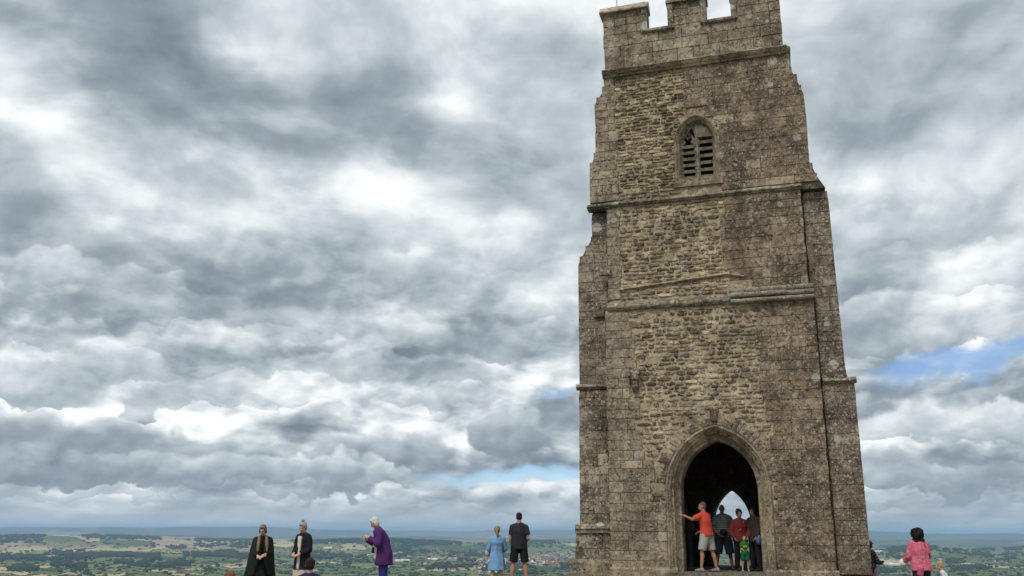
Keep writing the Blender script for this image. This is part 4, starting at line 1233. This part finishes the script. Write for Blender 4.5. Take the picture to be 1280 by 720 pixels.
class Person:
    def __init__(self, name_label, pos, hgt, yaw, skin='skin', build=1.0, lean=0.0, side=0.0, sit=False, child=False, stance=.10, stride=0.0, head_yaw=0.0, head_tilt=0.0, arms=None, hips=1.0):
        self.s = s = hgt / 1.75; self.w = build
        o = self.o = link('person', None)
        o.location = pos; o.rotation_euler = (0, 0, yaw)
        tag(o, name_label, 'person')
        self.sk = M[skin]
        hs = 1.0 if not child else (1.28 if hgt > .9 else 1.42)                  # children have larger heads
        self.hs = hs
        V3 = Vector
        zhip = .93 if not child else .84
        zsh = 1.455 if not child else 1.35
        if sit:
            s = self.s = hgt / .90 if not child else hgt / .86
            zhip, zsh = .12, (.62 if not child else .56)
        self.zhip, self.zsh = zhip, zsh
        # spine, bent forward by lean (radians) from the hips
        def sp(z, y=0.0, x=0.0):
            h = z - zhip
            if h <= 0: return V3((x, y, z)) * s
            k = min(1.0, h / (zsh - zhip))
            return V3((x + side * h * k, y + h * math.sin(lean) * (.5 + .5 * k), zhip + h * (math.cos(lean * .8)))) * s
        self.sp = sp
        b = build
        if sit:
            hipw = .10
            self.legs = []
            for sg in (-1, 1):
                hip, knee, ank = V3((sg * hipw, 0, zhip)) * s, V3((sg * .20, .36, .42)) * s, V3((sg * .13, .52, .07)) * s
                self.legs.append((hip, knee, ank))
        else:
            self.legs = []
            for sg in (-1, 1):
                f = stride * sg
                hip = V3((sg * .095 * hips, 0, zhip - .01)) * s
                knee = V3((sg * (.095 + stance * .25), .015 + f * .5, zhip * .545)) * s
                ank = V3((sg * (.085 + stance * .5), -.025 + f, .075)) * s
                self.legs.append((hip, knee, ank))
        shw = .168 * (b ** .5) * (1 if not child else .82)
        self.sh = [sp(zsh - .055, 0, -shw), sp(zsh - .055, 0, shw)]
        # arms given as ((elbow), (wrist)) relative to shoulder in units of a 1.75 m figure, right first is -x side
        dflt = [((-.05, -.03, -.29), (-.035, .06, -.53)), ((.05, -.03, -.29), (.035, .06, -.53))]
        arms = arms or dflt
        self.arms = []
        ks = s * (1 if not child else .82)
        for i in (0, 1):
            A = arms[i] or dflt[i]
            self.arms.append((self.sh[i], self.sh[i] + V3(A[0]) * ks, self.sh[i] + V3(A[1]) * ks))
        # ---- body
        bm = bmesh.new()
        tors = [(zhip - .09, .13 * hips, .10), (zhip, .165 * hips, .115), (zhip + .10, .155, .11), (zhip + .20, .14, .10), (zhip + .33, .155, .112), (zsh - .10, .165, .112), (zsh - .03, .13, .085), (zsh + .035, .065, .058)]
        if sit: tors = [(zhip - .06, .14, .11), (zhip + .04, .16, .115), (zhip + .18, .14, .10), (zhip + .32, .155, .11), (zsh - .05, .16, .105), (zsh + .03, .08, .065)]
        secs = []
        for z, rx, ry in tors:
            c = sp(z); kk = (1 if not child else .84)
            secs.append((c.x, c.y, c.z, rx * s * kk * b, ry * s * kk * b))
        self.tors = secs
        loft(bm, secs)
        for sg, (S0, E, Wd) in zip((-1, 1), self.arms):
            cone(bm, sp(zsh + .02), S0, .05 * ks, .048 * ks)
            cone(bm, S0, E, .048 * ks * b ** .5, .040 * ks); cone(bm, E, Wd, .040 * ks, .027 * ks)
            hd = (Wd - E).normalized()
            pal = V3((-sg, .15, 0)) if hd.z < -.5 else V3((-sg * .5, 0, -1))
            hand(bm, Wd, hd, pal, ks, .45, thumb=sg)
        for hip, knee, ank in self.legs:
            cone(bm, hip, knee, .088 * s * b ** .5, .056 * s); 
            calf = knee.lerp(ank, .32) + V3((0, -.016, 0)) * s
            cone(bm, knee, calf, .054 * s, .056 * s); cone(bm, calf, ank, .054 * s, .036 * s)
            cone(bm, ank + V3((0, -.035, -.035)) * s, ank + V3((0, .16, -.045)) * s, .036 * s, .026 * s)
        nk = sp(zsh + .0); hc = sp(zsh + .205 * (1 if not child else 1.04))
        hm = Matrix.Rotation(head_yaw, 3, 'Z') @ Matrix.Rotation(head_tilt, 3, 'X')
        piv = sp(zsh + .058)
        self.hm, self.piv = hm, piv
        h_ = s * hs
        cen = piv + (hm @ V3((0, .022, .125))) * h_
        self.cen, self.h = cen, h_
        H = lambda x, y, z: cen + (hm @ V3((x, y, z))) * h_
        self.H = H
        cone(bm, nk, piv + (hm @ V3((0, .0, .06))) * h_, .058 * s * b ** .3, .052 * s)
        ell(bm, H(0, -.012, .025), (.074 * h_, .092 * h_, .092 * h_), rot=hm)           # skull
        ell(bm, H(0, .022, -.035), (.060 * h_, .068 * h_, .082 * h_), rot=hm)           # face and jaw
        ell(bm, H(0, .052, -.088), (.028 * h_, .026 * h_, .024 * h_), rot=hm)           # chin
        cone(bm, H(0, .080, .012), H(0, .102, -.028), .010 * h_, .0155 * h_, n=8)         # nose
        ell(bm, H(0, .074, .030), (.048 * h_, .018 * h_, .012 * h_), rot=hm)              # brow
        for sg in (-1, 1): ell(bm, H(sg * .076, -.008, -.006), (.010 * h_, .020 * h_, .032 * h_), n=8, m=6, rot=hm)
        self.body = skin_up('body', bm,   .0118 * max(.75, min(1.0, s)), self.sk, o, 2)
        for sg in (-1, 1):
            bm = bmesh.new(); ell(bm, H(sg * .030, .080, .006), (.013 * h_, .008 * h_, .008 * h_), n=8, m=6, rot=hm)
            me_ = bpy.data.meshes.new('eye'); bm.to_mesh(me_); bm.free(); me_.materials.append(M['eye']); link('eye', me_, self.o)
        bm = bmesh.new(); ell(bm, H(0, .083, -.062), (.024 * h_, .010 * h_, .008 * h_), n=8, m=6, rot=hm)
        me_ = bpy.data.meshes.new('mouth'); bm.to_mesh(me_); bm.free(); me_.materials.append(M['lip']); link('mouth', me_, self.o)
        self.ks = ks

    # ---- clothing
    def top(self, col, name='shirt', sleeve=1.0, hem=-.10, puff=1.06, loose=.012, wr=.012, mat=None, flare=1.0, neck=True):
        """torso garment; sleeve 0 none, .5 short, 1 long; hem relative to the hips"""
        s = self.s; bm = bmesh.new()
        secs = []
        z0 = self.zhip + hem
        zs_ = [z0 + (self.zsh - z0) * t for t in (0, .12, .25, .4, .55, .7, .85, .97)]
        zz = [q[2] for q in self.tors]
        for i, z in enumerate(zs_):
            c = self.sp(z)
            zq = min(max(c.z, zz[0]), zz[-1])
            rx = float(np.interp(zq, zz, [q[3] for q in self.tors])); ry = float(np.interp(zq, zz, [q[4] for q in self.tors]))
            if z < self.zhip: rx, ry = max(rx, .160 * s * self.w), max(ry, .118 * s * self.w)
            k = puff * (1 + (flare - 1) * max(0, 1 - i / 4))
            kc = (1 if self.hs == 1 else .84) * s * self.w
            rx, ry = (max(rx, .148 * kc), max(ry, .104 * kc)) if i < 6 else ((.150 * kc, .100 * kc) if i == 6 else (.118 * kc, .082 * kc))
            secs.append((c.x, c.y, c.z, rx * k + loose, ry * k + loose))
        c = self.sp(self.zsh + .035)
        secs.append((c.x, c.y, c.z, .075 * s, .070 * s))
        loft(bm, secs, 24, .03 if flare > 1 else 0.0)
        ks = self.ks
        for S0, E, Wd in self.arms:
            cone(bm, self.sp(self.zsh + .012), S0, .050 * ks + loose, .050 * ks * self.w ** .5 + loose)
            cone(bm, S0, S0.lerp(E, .3), .052 * ks * self.w ** .5 + loose, .055 * ks + loose)
            if sleeve <= .6:
                e = S0.lerp(E, max(.35, sleeve * 1.5)); cone(bm, S0.lerp(e, .1), e, .054 * ks * self.w ** .5 + loose, .056 * ks + loose, flat=True)
            else:
                cone(bm, S0, E, .052 * ks * self.w ** .5 + loose, .049 * ks + loose); cone(bm, E, E.lerp(Wd, .97 * sleeve), .050 * ks + loose, .036 * ks + loose, flat=True); ell(bm, E, [.051 * ks + loose] * 3, n=10, m=7)
        return skin_up(name, bm, .0135, mat or cloth(col), self.o, 2, wr)
    def pants(self, col, name='trousers', to=1.0, loose=.014, wr=.011, mat=None):
        """to: 1 ankle, .45 shorts"""
        s = self.s; bm = bmesh.new()
        secs = [(q[0], q[1], q[2], q[3] * 1.05 + loose * .7, q[4] * 1.05 + loose * .7) for q in self.tors[:3]]
        loft(bm, secs)
        for hip, knee, ank in self.legs:
            if to < .6:
                e = hip.lerp(knee, to * 2)
                cone(bm, hip, e, .092 * s * self.w ** .5 + loose, .074 * s + loose * 1.4, flat=True); ell(bm, hip, [.092 * s * self.w ** .5 + loose] * 3)
            else:
                cone(bm, hip, knee, .090 * s * self.w ** .5 + loose, .060 * s + loose); k2 = (to - .5) * 2
                cone(bm, knee, knee.lerp(ank, k2 * .98), .060 * s + loose, .046 * s + loose * 1.3, flat=True); ell(bm, knee, [.060 * s + loose] * 3)
        return skin_up(name, bm, .0135, mat or cloth(col), self.o, 2, wr)
    def shoes(self, col=(.05, .045, .04), sole=(.5, .5, .48)):
        s = self.s
        for hip, knee, ank in self.legs:
            bm = bmesh.new()
            cone(bm, ank + Vector((0, -.045, -.030)) * s, ank + Vector((0, .09, -.032)) * s, .042 * s, .040 * s)
            cone(bm, ank + Vector((0, .08, -.036)) * s, ank + Vector((0, .175, -.042)) * s, .042 * s, .032 * s)
            cone(bm, ank + Vector((0, -.02, -.03)) * s, ank + Vector((0, -.012, .03)) * s, .044 * s, .042 * s, flat=True)
            skin_up('shoe', bm, .010, cloth(col, .6), self.o, 1)
    def skirt(self, secs, col, name='dress', fold=.05, nf=8, wr=.006, mat=None):
        """secs: (y, z, rx, ry) in units of a 1.75 m figure, top first"""
        bm = bmesh.new(); s = self.s
        loft(bm, [(0, y * s, z * s, rx * s, ry * s) for y, z, rx, ry in secs], 40, fold, nf, 1.0)
        return skin_up(name, bm, .013, mat or cloth(col), self.o, 1, wr)
    def hair(self, col, style='short', wr=.010, wf=26):
        H, h = self.H, self.h; bm = bmesh.new(); hm = self.hm
        def E(x, y, z, rx, ry, rz): ell(bm, H(x, y, z), (rx * h, ry * h, rz * h), rot=hm)
        if style == 'bald':
            bm.free(); return
        if style == 'cropped': E(0, -.022, .046, .077, .090, .082); E(0, -.05, .0, .070, .058, .066)
        else: E(0, -.022, .042, .084, .096, .090); E(0, -.052, .0, .078, .062, .085); E(0, .045, .092, .05, .035, .028)
        if style == 'bob':
            for sg in (-1, 1): E(sg * .070, -.012, -.015, .022, .050, .075)
        if style == 'ponytail':
            E(0, -.085, .03, .035, .03, .035); cone(bm, H(0, -.10, .03), H(0, -.125, -.10), .032 * h, .036 * h); cone(bm, H(0, -.125, -.10), H(.01, -.12, -.25), .036 * h, .012 * h)
        if style == 'long':
            for sg in (-1, 1):
                E(sg * .072, -.005, -.02, .024, .05, .09); cone(bm, H(sg * .075, .0, -.08), H(sg * .085, .075, -.22), .030 * h, .034 * h); cone(bm, H(sg * .085, .075, -.22), H(sg * .08, .105, -.36), .034 * h, .016 * h)
        if style == 'bun': E(0, -.05, .125, .034, .034, .032)
        if style in ('curly', 'bigcurly', 'spiky'):
            r_ = random.Random(4)
            R0 = .020 if style != 'bigcurly' else .045
            for k in range(90 if style == 'bigcurly' else 60):
                a, t = r_.uniform(0, 6.28), r_.uniform(-.35 if style != 'bigcurly' else -1.0, 1)
                x, y, z = math.cos(a) * math.sqrt(1 - t * t), math.sin(a) * math.sqrt(1 - t * t), t
                if y > .45 and z < .55: continue
                m_ = 1.0 if style != 'bigcurly' else 1.35
                p = (x * .080 * m_, -.02 + y * .092 * m_, (.035 if style != 'bigcurly' else .0) + z * .09 * m_)
                if style == 'spiky': cone(bm, H(*p), H(p[0] * 1.35, p[1] * 1.3, p[2] * 1.3 + .015), .014 * h, .004 * h, n=6)
                else: ell(bm, H(*p), [r_.uniform(.7, 1.2) * R0 * h] * 3, n=8, m=6)
            if style == 'bigcurly':
                for sg in (-1, 0, 1):
                    for k in range(9):
                        ell(bm, H(sg * .075 + r_.uniform(-.04, .04), -.06 + r_.uniform(-.03, .02), -.10 - r_.uniform(0, .11)), [r_.uniform(.03, .045) * h] * 3, n=8, m=6)
        return skin_up('hair', bm, .0085 * max(.8, self.s), cloth(col, .7, .35, 60), self.o, 1, wr * h, wf)
    def lump(self, name, shells, col, voxel=.01, wr=0.0, mat=None, smooth=1):
        """an accessory out of cones and ellipsoids, in figure units"""
        bm = bmesh.new(); s = self.s
        for sh in shells:
            if sh[0] == 'c': cone(bm, Vector(sh[1]) * s, Vector(sh[2]) * s, sh[3] * s, sh[4] * s, flat=len(sh) > 5)
            elif sh[0] == 'h': ell(bm, self.H(*sh[1]), [q * self.h for q in sh[2]], rot=self.hm)
            else: ell(bm, Vector(sh[1]) * s, [q * s for q in sh[2]])
        return skin_up(name, bm, voxel, mat or cloth(col), self.o, smooth, wr)

# striped and checked cloth
def stripe_mat(name, a_, b_, freq):
    m_, g_, bs = new_mat(name)
    z = g_.sep(g_.node('ShaderNodeTexCoord').outputs['Object'])[2]
    f_ = g_.smooth(g_.m('SINE', g_.m('MULTIPLY', z, freq)), .1, .4)
    g_.put(bs.inputs['Base Color'], g_.mix(f_, a_, b_)); bs.inputs['Roughness'].default_value = .9
    return m_
def fleck_mat(name, a_, b_, sc, thr):
    m_, g_, bs = new_mat(name)
    p = g_.node('ShaderNodeTexCoord').outputs['Object']
    f_ = g_.smooth(g_.noise(p, sc, 2, .5), thr, thr + .08)
    g_.put(bs.inputs['Base Color'], g_.mix(f_, a_, b_)); bs.inputs['Roughness'].default_value = .9
    return m_
M['striped'] = stripe_mat('striped_knit', (.045, .05, .06), (.22, .23, .24), 120)
M['pink_check'] = fleck_mat('pink_print', (.58, .12, .19), (.66, .26, .33), 30, .55)
M['grey_print'] = fleck_mat('grey_print', (.20, .21, .22), (.45, .44, .42), 40, .5)
M['dark_print'] = fleck_mat('dark_print', (.03, .03, .035), (.30, .27, .24), 30, .58)

# 1 woman in a dark green cloak
p0, hh = FIG['cloak']
P = Person('woman in a dark green cloak with hands folded, standing among the strollers', p0, hh, R(196), head_yaw=R(-14), head_tilt=-.45, arms=[((-.06, .05, -.27), (.09, .27, -.33)), ((.06, .05, -.27), (-.07, .28, -.36))])
P.skirt([(0, 1.44, .10, .08), (0, 1.36, .185, .12), (0, 1.1, .165, .125), (0, .93, .19, .14), (0, .6, .25, .20), (0, .2, .32, .27)], (.012, .012, .013), 'dress', .04, 7)
P.top((.016, .016, .017), 'sleeves', 1.0, .20, 1.02, .006)
def cloak_rings(front):
    bm_ = bmesh.new(); s = P.s
    secs = [(1.495, .075, .07), (1.455, .145, .10), (1.38, .215, .135), (1.22, .262, .20), (1.02, .295, .24), (.82, .315, .24), (.62, .345, .24), (.46, .375, .25)]
    n = 48; gap0 = .35
    rows_o, rows_i = [], []
    for k, (z, rx, ry) in enumerate(secs):
        t = k / 7; half_gap = .10 + 1.1 * max(0, t - .50) + (.30 if t < .12 else 0)
        ro, ri = [], []
        for i in range(n + 1):
            a = math.pi / 2 + half_gap + (2 * math.pi - 2 * half_gap) * i / n
            f_ = 1 + .05 * t * math.sin(9 * a + .6) + .02 * t * math.sin(23 * a)
            zz = z - (.16 * t * max(0, math.sin(a * 1.0 - 2.2)) ** 2) + .05 * t * math.sin(3 * a)
            ro.append(Vector((rx * f_ * math.cos(a), ry * f_ * math.sin(a), zz)) * s)
            ri.append(Vector(((rx * f_ - .022) * math.cos(a), (ry * f_ - .022) * math.sin(a), zz)) * s)
        rows_o.append(ro); rows_i.append(ri)
    vo = [[bm_.verts.new(p) for p in r_] for r_ in rows_o]; vi = [[bm_.verts.new(p) for p in r_] for r_ in rows_i]
    for k in range(len(secs) - 1):
        for i in range(n):
            bm_.faces.new((vo[k][i], vo[k][i + 1], vo[k + 1][i + 1], vo[k + 1][i])); bm_.faces.new((vi[k][i + 1], vi[k][i], vi[k + 1][i], vi[k + 1][i + 1]))
        for i in (0, n): bm_.faces.new((vo[k][i], vo[k + 1][i], vi[k + 1][i], vi[k][i]))
    for i in range(n):
        bm_.faces.new((vo[-1][i], vo[-1][i + 1], vi[-1][i + 1], vi[-1][i])); bm_.faces.new((vo[0][i + 1], vo[0][i], vi[0][i], vi[0][i + 1]))
    bmesh.ops.recalc_face_normals(bm_, faces=bm_.faces)
    me_ = bpy.data.meshes.new('cloak'); bm_.to_mesh(me_); bm_.free()
    for p in me_.polygons: p.use_smooth = True
    me_.materials.append(cloth((.014, .021, .016))); link('cloak', me_, P.o)
cloak_rings(True)
P.hair((.17, .14, .115), 'bob'); P.shoes()
P.lump('hair_braid', [('c', (sg * .085, .09, 1.47), (sg * .095, .17, 1.30), .034, .040) for sg in (-1, 1)] + [('c', (sg * .095, .17, 1.30), (sg * .105, .215, 1.14), .040, .020) for sg in (-1, 1)], (.22, .155, .095), .009, .008)

# 2 woman in a navy coat over a cream dress
p0, hh = FIG['navy']
P = Person('grey haired woman in a black coat over a cream dress, blue flower in her hair', p0, hh, R(146), head_yaw=R(10), head_tilt=-.35, arms=[((-.07, .02, -.28), (.05, .20, -.36)), ((.07, .0, -.28), (-.10, .22, -.35))])
P.skirt([(0, 1.40, .15, .10), (.01, 1.2, .15, .125), (.01, .95, .18, .14), (.0, .6, .21, .17), (0, .25, .25, .21)], (.55, .48, .40), 'cream_dress', .05, 8)
P.skirt([(-.01, .9, .17, .13), (-.02, .6, .205, .16), (-.02, .2, .24, .19)], (.3, .3, .3), 'printed_skirt', .06, 9, mat=M['grey_print'])
co = P.top((.014, .015, .022), 'coat', 1.0, -.24, 1.10, .020, .012, flare=1.22)
P.lump('scarf', [('c', (-.035, .125, 1.40), (-.055, .175, 1.0), .035, .030), ('c', (-.055, .175, 1.0), (-.05, .175, .72), .030, .034), ('c', (.03, .115, 1.40), (-.02, .16, 1.2), .034, .03)], (.60, .52, .45), .01, .006)
P.lump('coat_hood', [('e', (0, -.10, 1.40), (.115, .07, .085)), ('e', (-.07, -.03, 1.43), (.05, .07, .05)), ('e', (.07, -.03, 1.43), (.05, .07, .05))], (.014, .015, .022), .011, .008)
P.hair((.33, .30, .27), 'bun'); P.shoes((.1, .08, .06))
P.lump('hair_flower', [('h', (math.cos(a) * .026, -.05 + math.sin(a) * .026, .15), (.022, .022, .012)) for a in (0, 1.26, 2.5, 3.77, 5.03)] + [('h', (0, -.05, .158), (.014, .014, .012))], (.05, .22, .36), .006)

# 3 woman in a purple coat
p0, hh = FIG['purple']
P = Person('white haired woman in a long purple coat looking down at her hands', p0, hh, R(104), build=1.2, lean=.28, head_tilt=-.55, head_yaw=R(6), arms=[((-.08, .05, -.26), (.06, .24, -.12)), ((.08, .04, -.27), (-.03, .27, -.17))])
P.pants((.032, .028, .16), 'trousers', 1.0, .022, .010)
co = P.top((.080, .026, .125), 'coat', .98, -.26, 1.12, .024, .012, flare=1.12)
P.hair((.62, .58, .50), 'bob'); P.shoes((.06, .05, .05))
P.lump('blouse_front', [('c', (-.02, .17, 1.36), (-.01, .19, 1.0), .065, .075), ('c', (-.01, .19, 1.0), (0, .155, .84), .075, .07)], (.66, .60, .62), .011, .008)
P.lump('camera_pouch', [('c', (-.02, .235, 1.06), (-.02, .235, .93), .052, .055, 1), ('c', (-.06, .20, 1.06), (-.05, .10, 1.42), .008, .008), ('c', (.02, .20, 1.06), (.04, .10, 1.42), .008, .008)], (.02, .02, .022), .008)
P.lump('folded_map', [('c', (-.05, .44, 1.29), (.05, .45, 1.26), .030, .028), ('c', (-.02, .44, 1.30), (.02, .46, 1.20), .028, .024)], (.62, .50, .48), .009, .006)

# 4 woman in a blue dress, 5 man in black
p0, hh = FIG['blue']
P = Person('fair woman in a short light blue dress seen from behind', p0, hh, R(4), stance=.06, arms=[((-.07, .03, -.27), (-.06, .16, -.40)), ((.07, .04, -.27), (.03, .20, -.32))])
P.skirt([(0, 1.44, .09, .075), (0, 1.38, .17, .11), (0, 1.25, .17, .125), (0, 1.08, .165, .12), (0, .92, .205, .15), (0, .72, .225, .17), (0, .56, .245, .19)], (.19, .35, .58), 'dress', .04, 8, .010)
P.top((.19, .35, .58), 'sleeves', .98, .28, 1.05, .014, .008)
P.lump('yoke_flap', [('e', (0, -.055, 1.30), (.178, .085, .11))], (.17, .32, .54), .01, .004)
P.lump('back_seam', [('c', (0, -.135, 1.28), (0, -.128, 1.08), .006, .006), ('c', (0, -.128, 1.08), (0, -.152, .92), .006, .006)], (.03, .07, .20), .006)
P.lump('shoulder_bag', [('e', (-.27, .10, 1.02), (.07, .10, .11)), ('c', (-.22, .08, 1.10), (-.12, .02, 1.42), .010, .010)], (.42, .40, .36), .01, .006)
P.lump('brown_purse', [('e', (-.20, .17, .98), (.055, .05, .05))], (.16, .08, .05), .01)
P.hair((.30, .19, .10), 'ponytail'); P.shoes((.45, .4, .35))
p0, hh = FIG['black']
P = Person('tall man in a black t-shirt and dark shorts seen from behind', p0, hh, R(-3), skin='skin_tan', build=1.06, stance=.22, head_yaw=R(8), head_tilt=-.1, arms=[((-.05, .0, -.29), (-.02, .10, -.50)), ((.06, -.03, -.28), (.0, .20, -.36))])
P.pants((.016, .016, .020), 'shorts', .44, .020, .008)
P.top((.026, .028, .034), 'shirt', .45, -.06, 1.07, .014, .009)
P.hair((.02, .017, .015), 'cropped', .004); P.shoes((.3, .3, .3))

# 6 woman in a pink shirt, 7 toddler, 8 person behind the corner
p0, hh = FIG['pink']
P = Person('woman with big curly black hair in a loose pink shirt seen from behind', p0, hh, R(8), build=1.12, head_tilt=-.25, head_yaw=R(-20), stance=.16, arms=[((-.07, .04, -.27), (-.10, .22, -.40)), ((.06, .05, -.27), (-.02, .24, -.38))])
P.pants((.022, .03, .036), 'trousers', 1.0, .02, .01)
P.top((.5, .1, .16), 'shirt', .95, -.12, 1.12, .024, .016, mat=M['pink_check'], flare=1.12)
P.lump('shirt_tail', [('c', (-.09, -.12, .90), (-.10, -.10, .70), .10, .055, 1)], (.5, .1, .16), .012, .01, mat=M['pink_check'])
P.hair((.012, .010, .010), 'bigcurly', .014, 30); P.shoes()
P.lump('white_bag', [('e', (-.30, .22, .98), (.10, .07, .085)), ('e', (-.25, .20, 1.03), (.07, .05, .05))], (.72, .71, .72), .01, .014)
P.lump('bag_strap', [('c', (.07, -.125, 1.40), (.19, -.10, 1.18), .011, .011), ('c', (.19, -.10, 1.18), (.225, -.02, 1.0), .011, .011)], (.02, .02, .02), .007)
p0, hh = FIG['toddler']
P = Person('small fair haired child in a white top beside the woman in pink', p0, hh, R(62), child=True, lean=.18, head_tilt=-.2)
P.pants((.25, .27, .40), 'trousers', 1.0, .012); P.top((.60, .60, .70), 'shirt', .95, -.05, 1.10, .014, .010); P.hair((.42, .29, .14), 'bun'); P.shoes((.5, .3, .4))
p0, hh = FIG['hidden']
P = Person('person in dark patterned jacket and red cap half hidden behind the tower corner', p0, hh, R(-70), head_tilt=-.1, arms=[None, ((.05, .08, -.26), (.0, .28, -.30))])
P.pants((.38, .16, .20), 'trousers', 1.0, .02); P.top((.03, .03, .03), 'jacket', 1.0, -.12, 1.10, .02, .012, mat=M['dark_print']); P.hair((.05, .03, .03), 'bob'); P.shoes()
P.lump('cap', [('h', (0, -.015, .06), (.092, .104, .075)), ('h', (0, .095, .055), (.06, .06, .012))], (.16, .025, .03), .009)
P.lump('camera', [('c', (.16, .34, 1.14), (.10, .36, 1.14), .040, .040, 1)], (.02, .02, .02), .008)

# seated children at the edge of the grass
p0, hh = FIG['sitter']
P = Person('dark haired boy in a navy top sitting in front of the cream dress', p0, hh, R(10), sit=True, arms=[((-.07, .12, -.22), (-.02, .30, -.28)), ((.07, .12, -.22), (.02, .30, -.28))])
P.pants((.06, .06, .07), 'trousers', 1.0, .012); P.top((.022, .028, .06), 'shirt', .9, -.02, 1.08, .014); P.hair((.022, .016, .012), 'short'); P.shoes()
p0, hh = FIG['curly']
P = Person('child with curly brown hair sitting low beside the green cloak', p0, hh, R(20), sit=True, child=True, arms=[((-.07, .12, -.22), (-.02, .30, -.28)), ((.07, .12, -.22), (.02, .30, -.28))])
P.pants((.10, .12, .2), 'trousers', 1.0, .012); P.top((.35, .1, .08), 'shirt', .9, -.02, 1.08, .014); P.hair((.16, .075, .045), 'curly', .012, 30); P.shoes()

# people in the archway; local tower coordinates (u, w)
def in_tower(u, w): 
    c_, s_ = math.cos(T_ROT), math.sin(T_ROT)
    return Vector((T0.x + c_ * u - s_ * w, T0.y + s_ * u + c_ * w, FLOOR_Z - (.004 if w > .42 else 0)))
def u_at(px, w):
    """u on the tower axis for a pixel column at depth w"""
    r_ = ray(px, 690); c_, s_ = math.cos(T_ROT), math.sin(T_ROT)
    nx, ny = -s_, c_
    q = (T0.x * nx + T0.y * ny + w) / (r_.x * nx + r_.y * ny)
    x, y = r_.x * q - T0.x, r_.y * q - T0.y
    return x * c_ + y * s_
P = Person('man in an orange-red polo and grey shorts leaning on the arch jamb', in_tower(u_at(884.5, .55), .55), 1.69, R(42), skin='skin_tan', build=1.08, lean=.10, side=-.05, stance=.22, stride=-.10, head_yaw=R(35), arms=[((-.18, .12, -.09), (-.35, .25, .01)), ((.03, .06, -.29), (-.10, .22, -.40))])
P.pants((.40, .385, .355), 'shorts', .46, .024, .010); P.top((.60, .075, .05), 'polo', .5, -.05, 1.08, .018, .009); P.hair((.10, .09, .085), 'cropped', .004); P.shoes((.28, .28, .29))
P.lump('watch', [('c', tuple(P.arms[0][1].lerp(P.arms[0][2], .86) / P.s), tuple(P.arms[0][1].lerp(P.arms[0][2], .94) / P.s), .034, .034, 1)], (.5, .5, .5), .007)
P = Person('bald man in a striped grey top standing in the archway', in_tower(u_at(905, 1.7), 1.7), 1.66, R(172), skin='skin_dark', build=1.18, stance=.25, arms=[((-.13, -.06, -.25), (-.05, .08, -.45)), ((.07, .02, -.28), (-.02, .16, -.42))])
P.pants((.014, .015, .022), 'shorts', .58, .03, .01); P.top((.1, .1, .1), 'shirt', .5, -.04, 1.08, .018, .008, mat=M['striped']); P.shoes((.03, .03, .03))
P.lump('waist_bag', [('e', (0, .165, 1.02), (.11, .06, .07)), ('e', (0, 0, 1.03), (.20, .15, .03))], (.015, .015, .016), .01)
P = Person('woman in a dark red jumper with short spiky hair in the archway', in_tower(u_at(926.5, 1.45), 1.45), 1.52, R(186), skin='skin_tan', build=1.2, arms=[((-.08, .05, -.28), (.02, .16, -.45)), ((.10, .02, -.28), (.04, .14, -.46))])
P.pants((.012, .012, .014), 'trousers', 1.0, .02); P.top((.16, .028, .026), 'jumper', 1.0, -.10, 1.08, .018, .010); P.hair((.06, .03, .022), 'spiky'); P.shoes((.03, .03, .03))
P.lump('bag_strap', [('c', (-.10, .115, 1.42), (.06, .165, 1.15), .013, .013)], (.30, .22, .2), .008)
P = Person('small boy in a green t-shirt and green shorts in front of the red jumper', in_tower(u_at(931, .9), .9), .92, R(178), child=True, arms=[((-.05, .03, -.26), (.05, .17, -.36)), ((.05, .03, -.26), (-.04, .17, -.36))])
P.pants((.014, .11, .06), 'shorts', .42, .018); P.top((.016, .15, .032), 'shirt', .5, -.03, 1.12, .014); P.hair((.07, .035, .02), 'short', .004); P.shoes((.35, .33, .3))
# yellow lettering block on the boy's chest
for k in range(4):
    P.lump('shirt_print', [('c', (-.085 + k * .048, .152, 1.20), (-.072 + k * .048, .160, 1.12), .011, .011), ('c', (-.06 + k * .048, .156, 1.20), (-.072 + k * .048, .160, 1.12), .011, .011)], (.62, .55, .10), .006)
P = Person('person in dark clothes with a light blue bag by the right jamb of the arch', in_tower(u_at(944.5, 1.5), 1.5), 1.58, R(120), skin='skin_tan', arms=[((-.06, .04, -.28), (-.04, .14, -.46)), ((.06, .04, -.28), (.0, .18, -.40))])
P.pants((.018, .018, .02), 'trousers', 1.0, .02); P.top((.045, .04, .032), 'jacket', 1.0, -.14, 1.10, .02, .01); P.hair((.03, .022, .018), 'bob'); P.shoes()
P.lump('blue_bag', [('e', (-.24, .10, .86), (.09, .07, .15)), ('c', (-.22, .06, .98), (-.12, .02, 1.42), .012, .012)], (.10, .17, .27), .011, .008)
P = Person('person in black clothes in the shadow behind the orange-red polo', in_tower(u_at(858.5, 1.05), 1.05), 1.55, R(-40), arms=[((-.05, .06, -.27), (.05, .22, -.30)), ((.05, .06, -.27), (.0, .22, -.30))])
P.pants((.015, .016, .022), 'trousers', 1.0, .02); P.top((.014, .014, .016), 'jacket', 1.0, -.12, 1.10, .02, .01); P.hair((.03, .02, .016), 'bob'); P.shoes()

bpy.data.scenes.remove(BENCH)
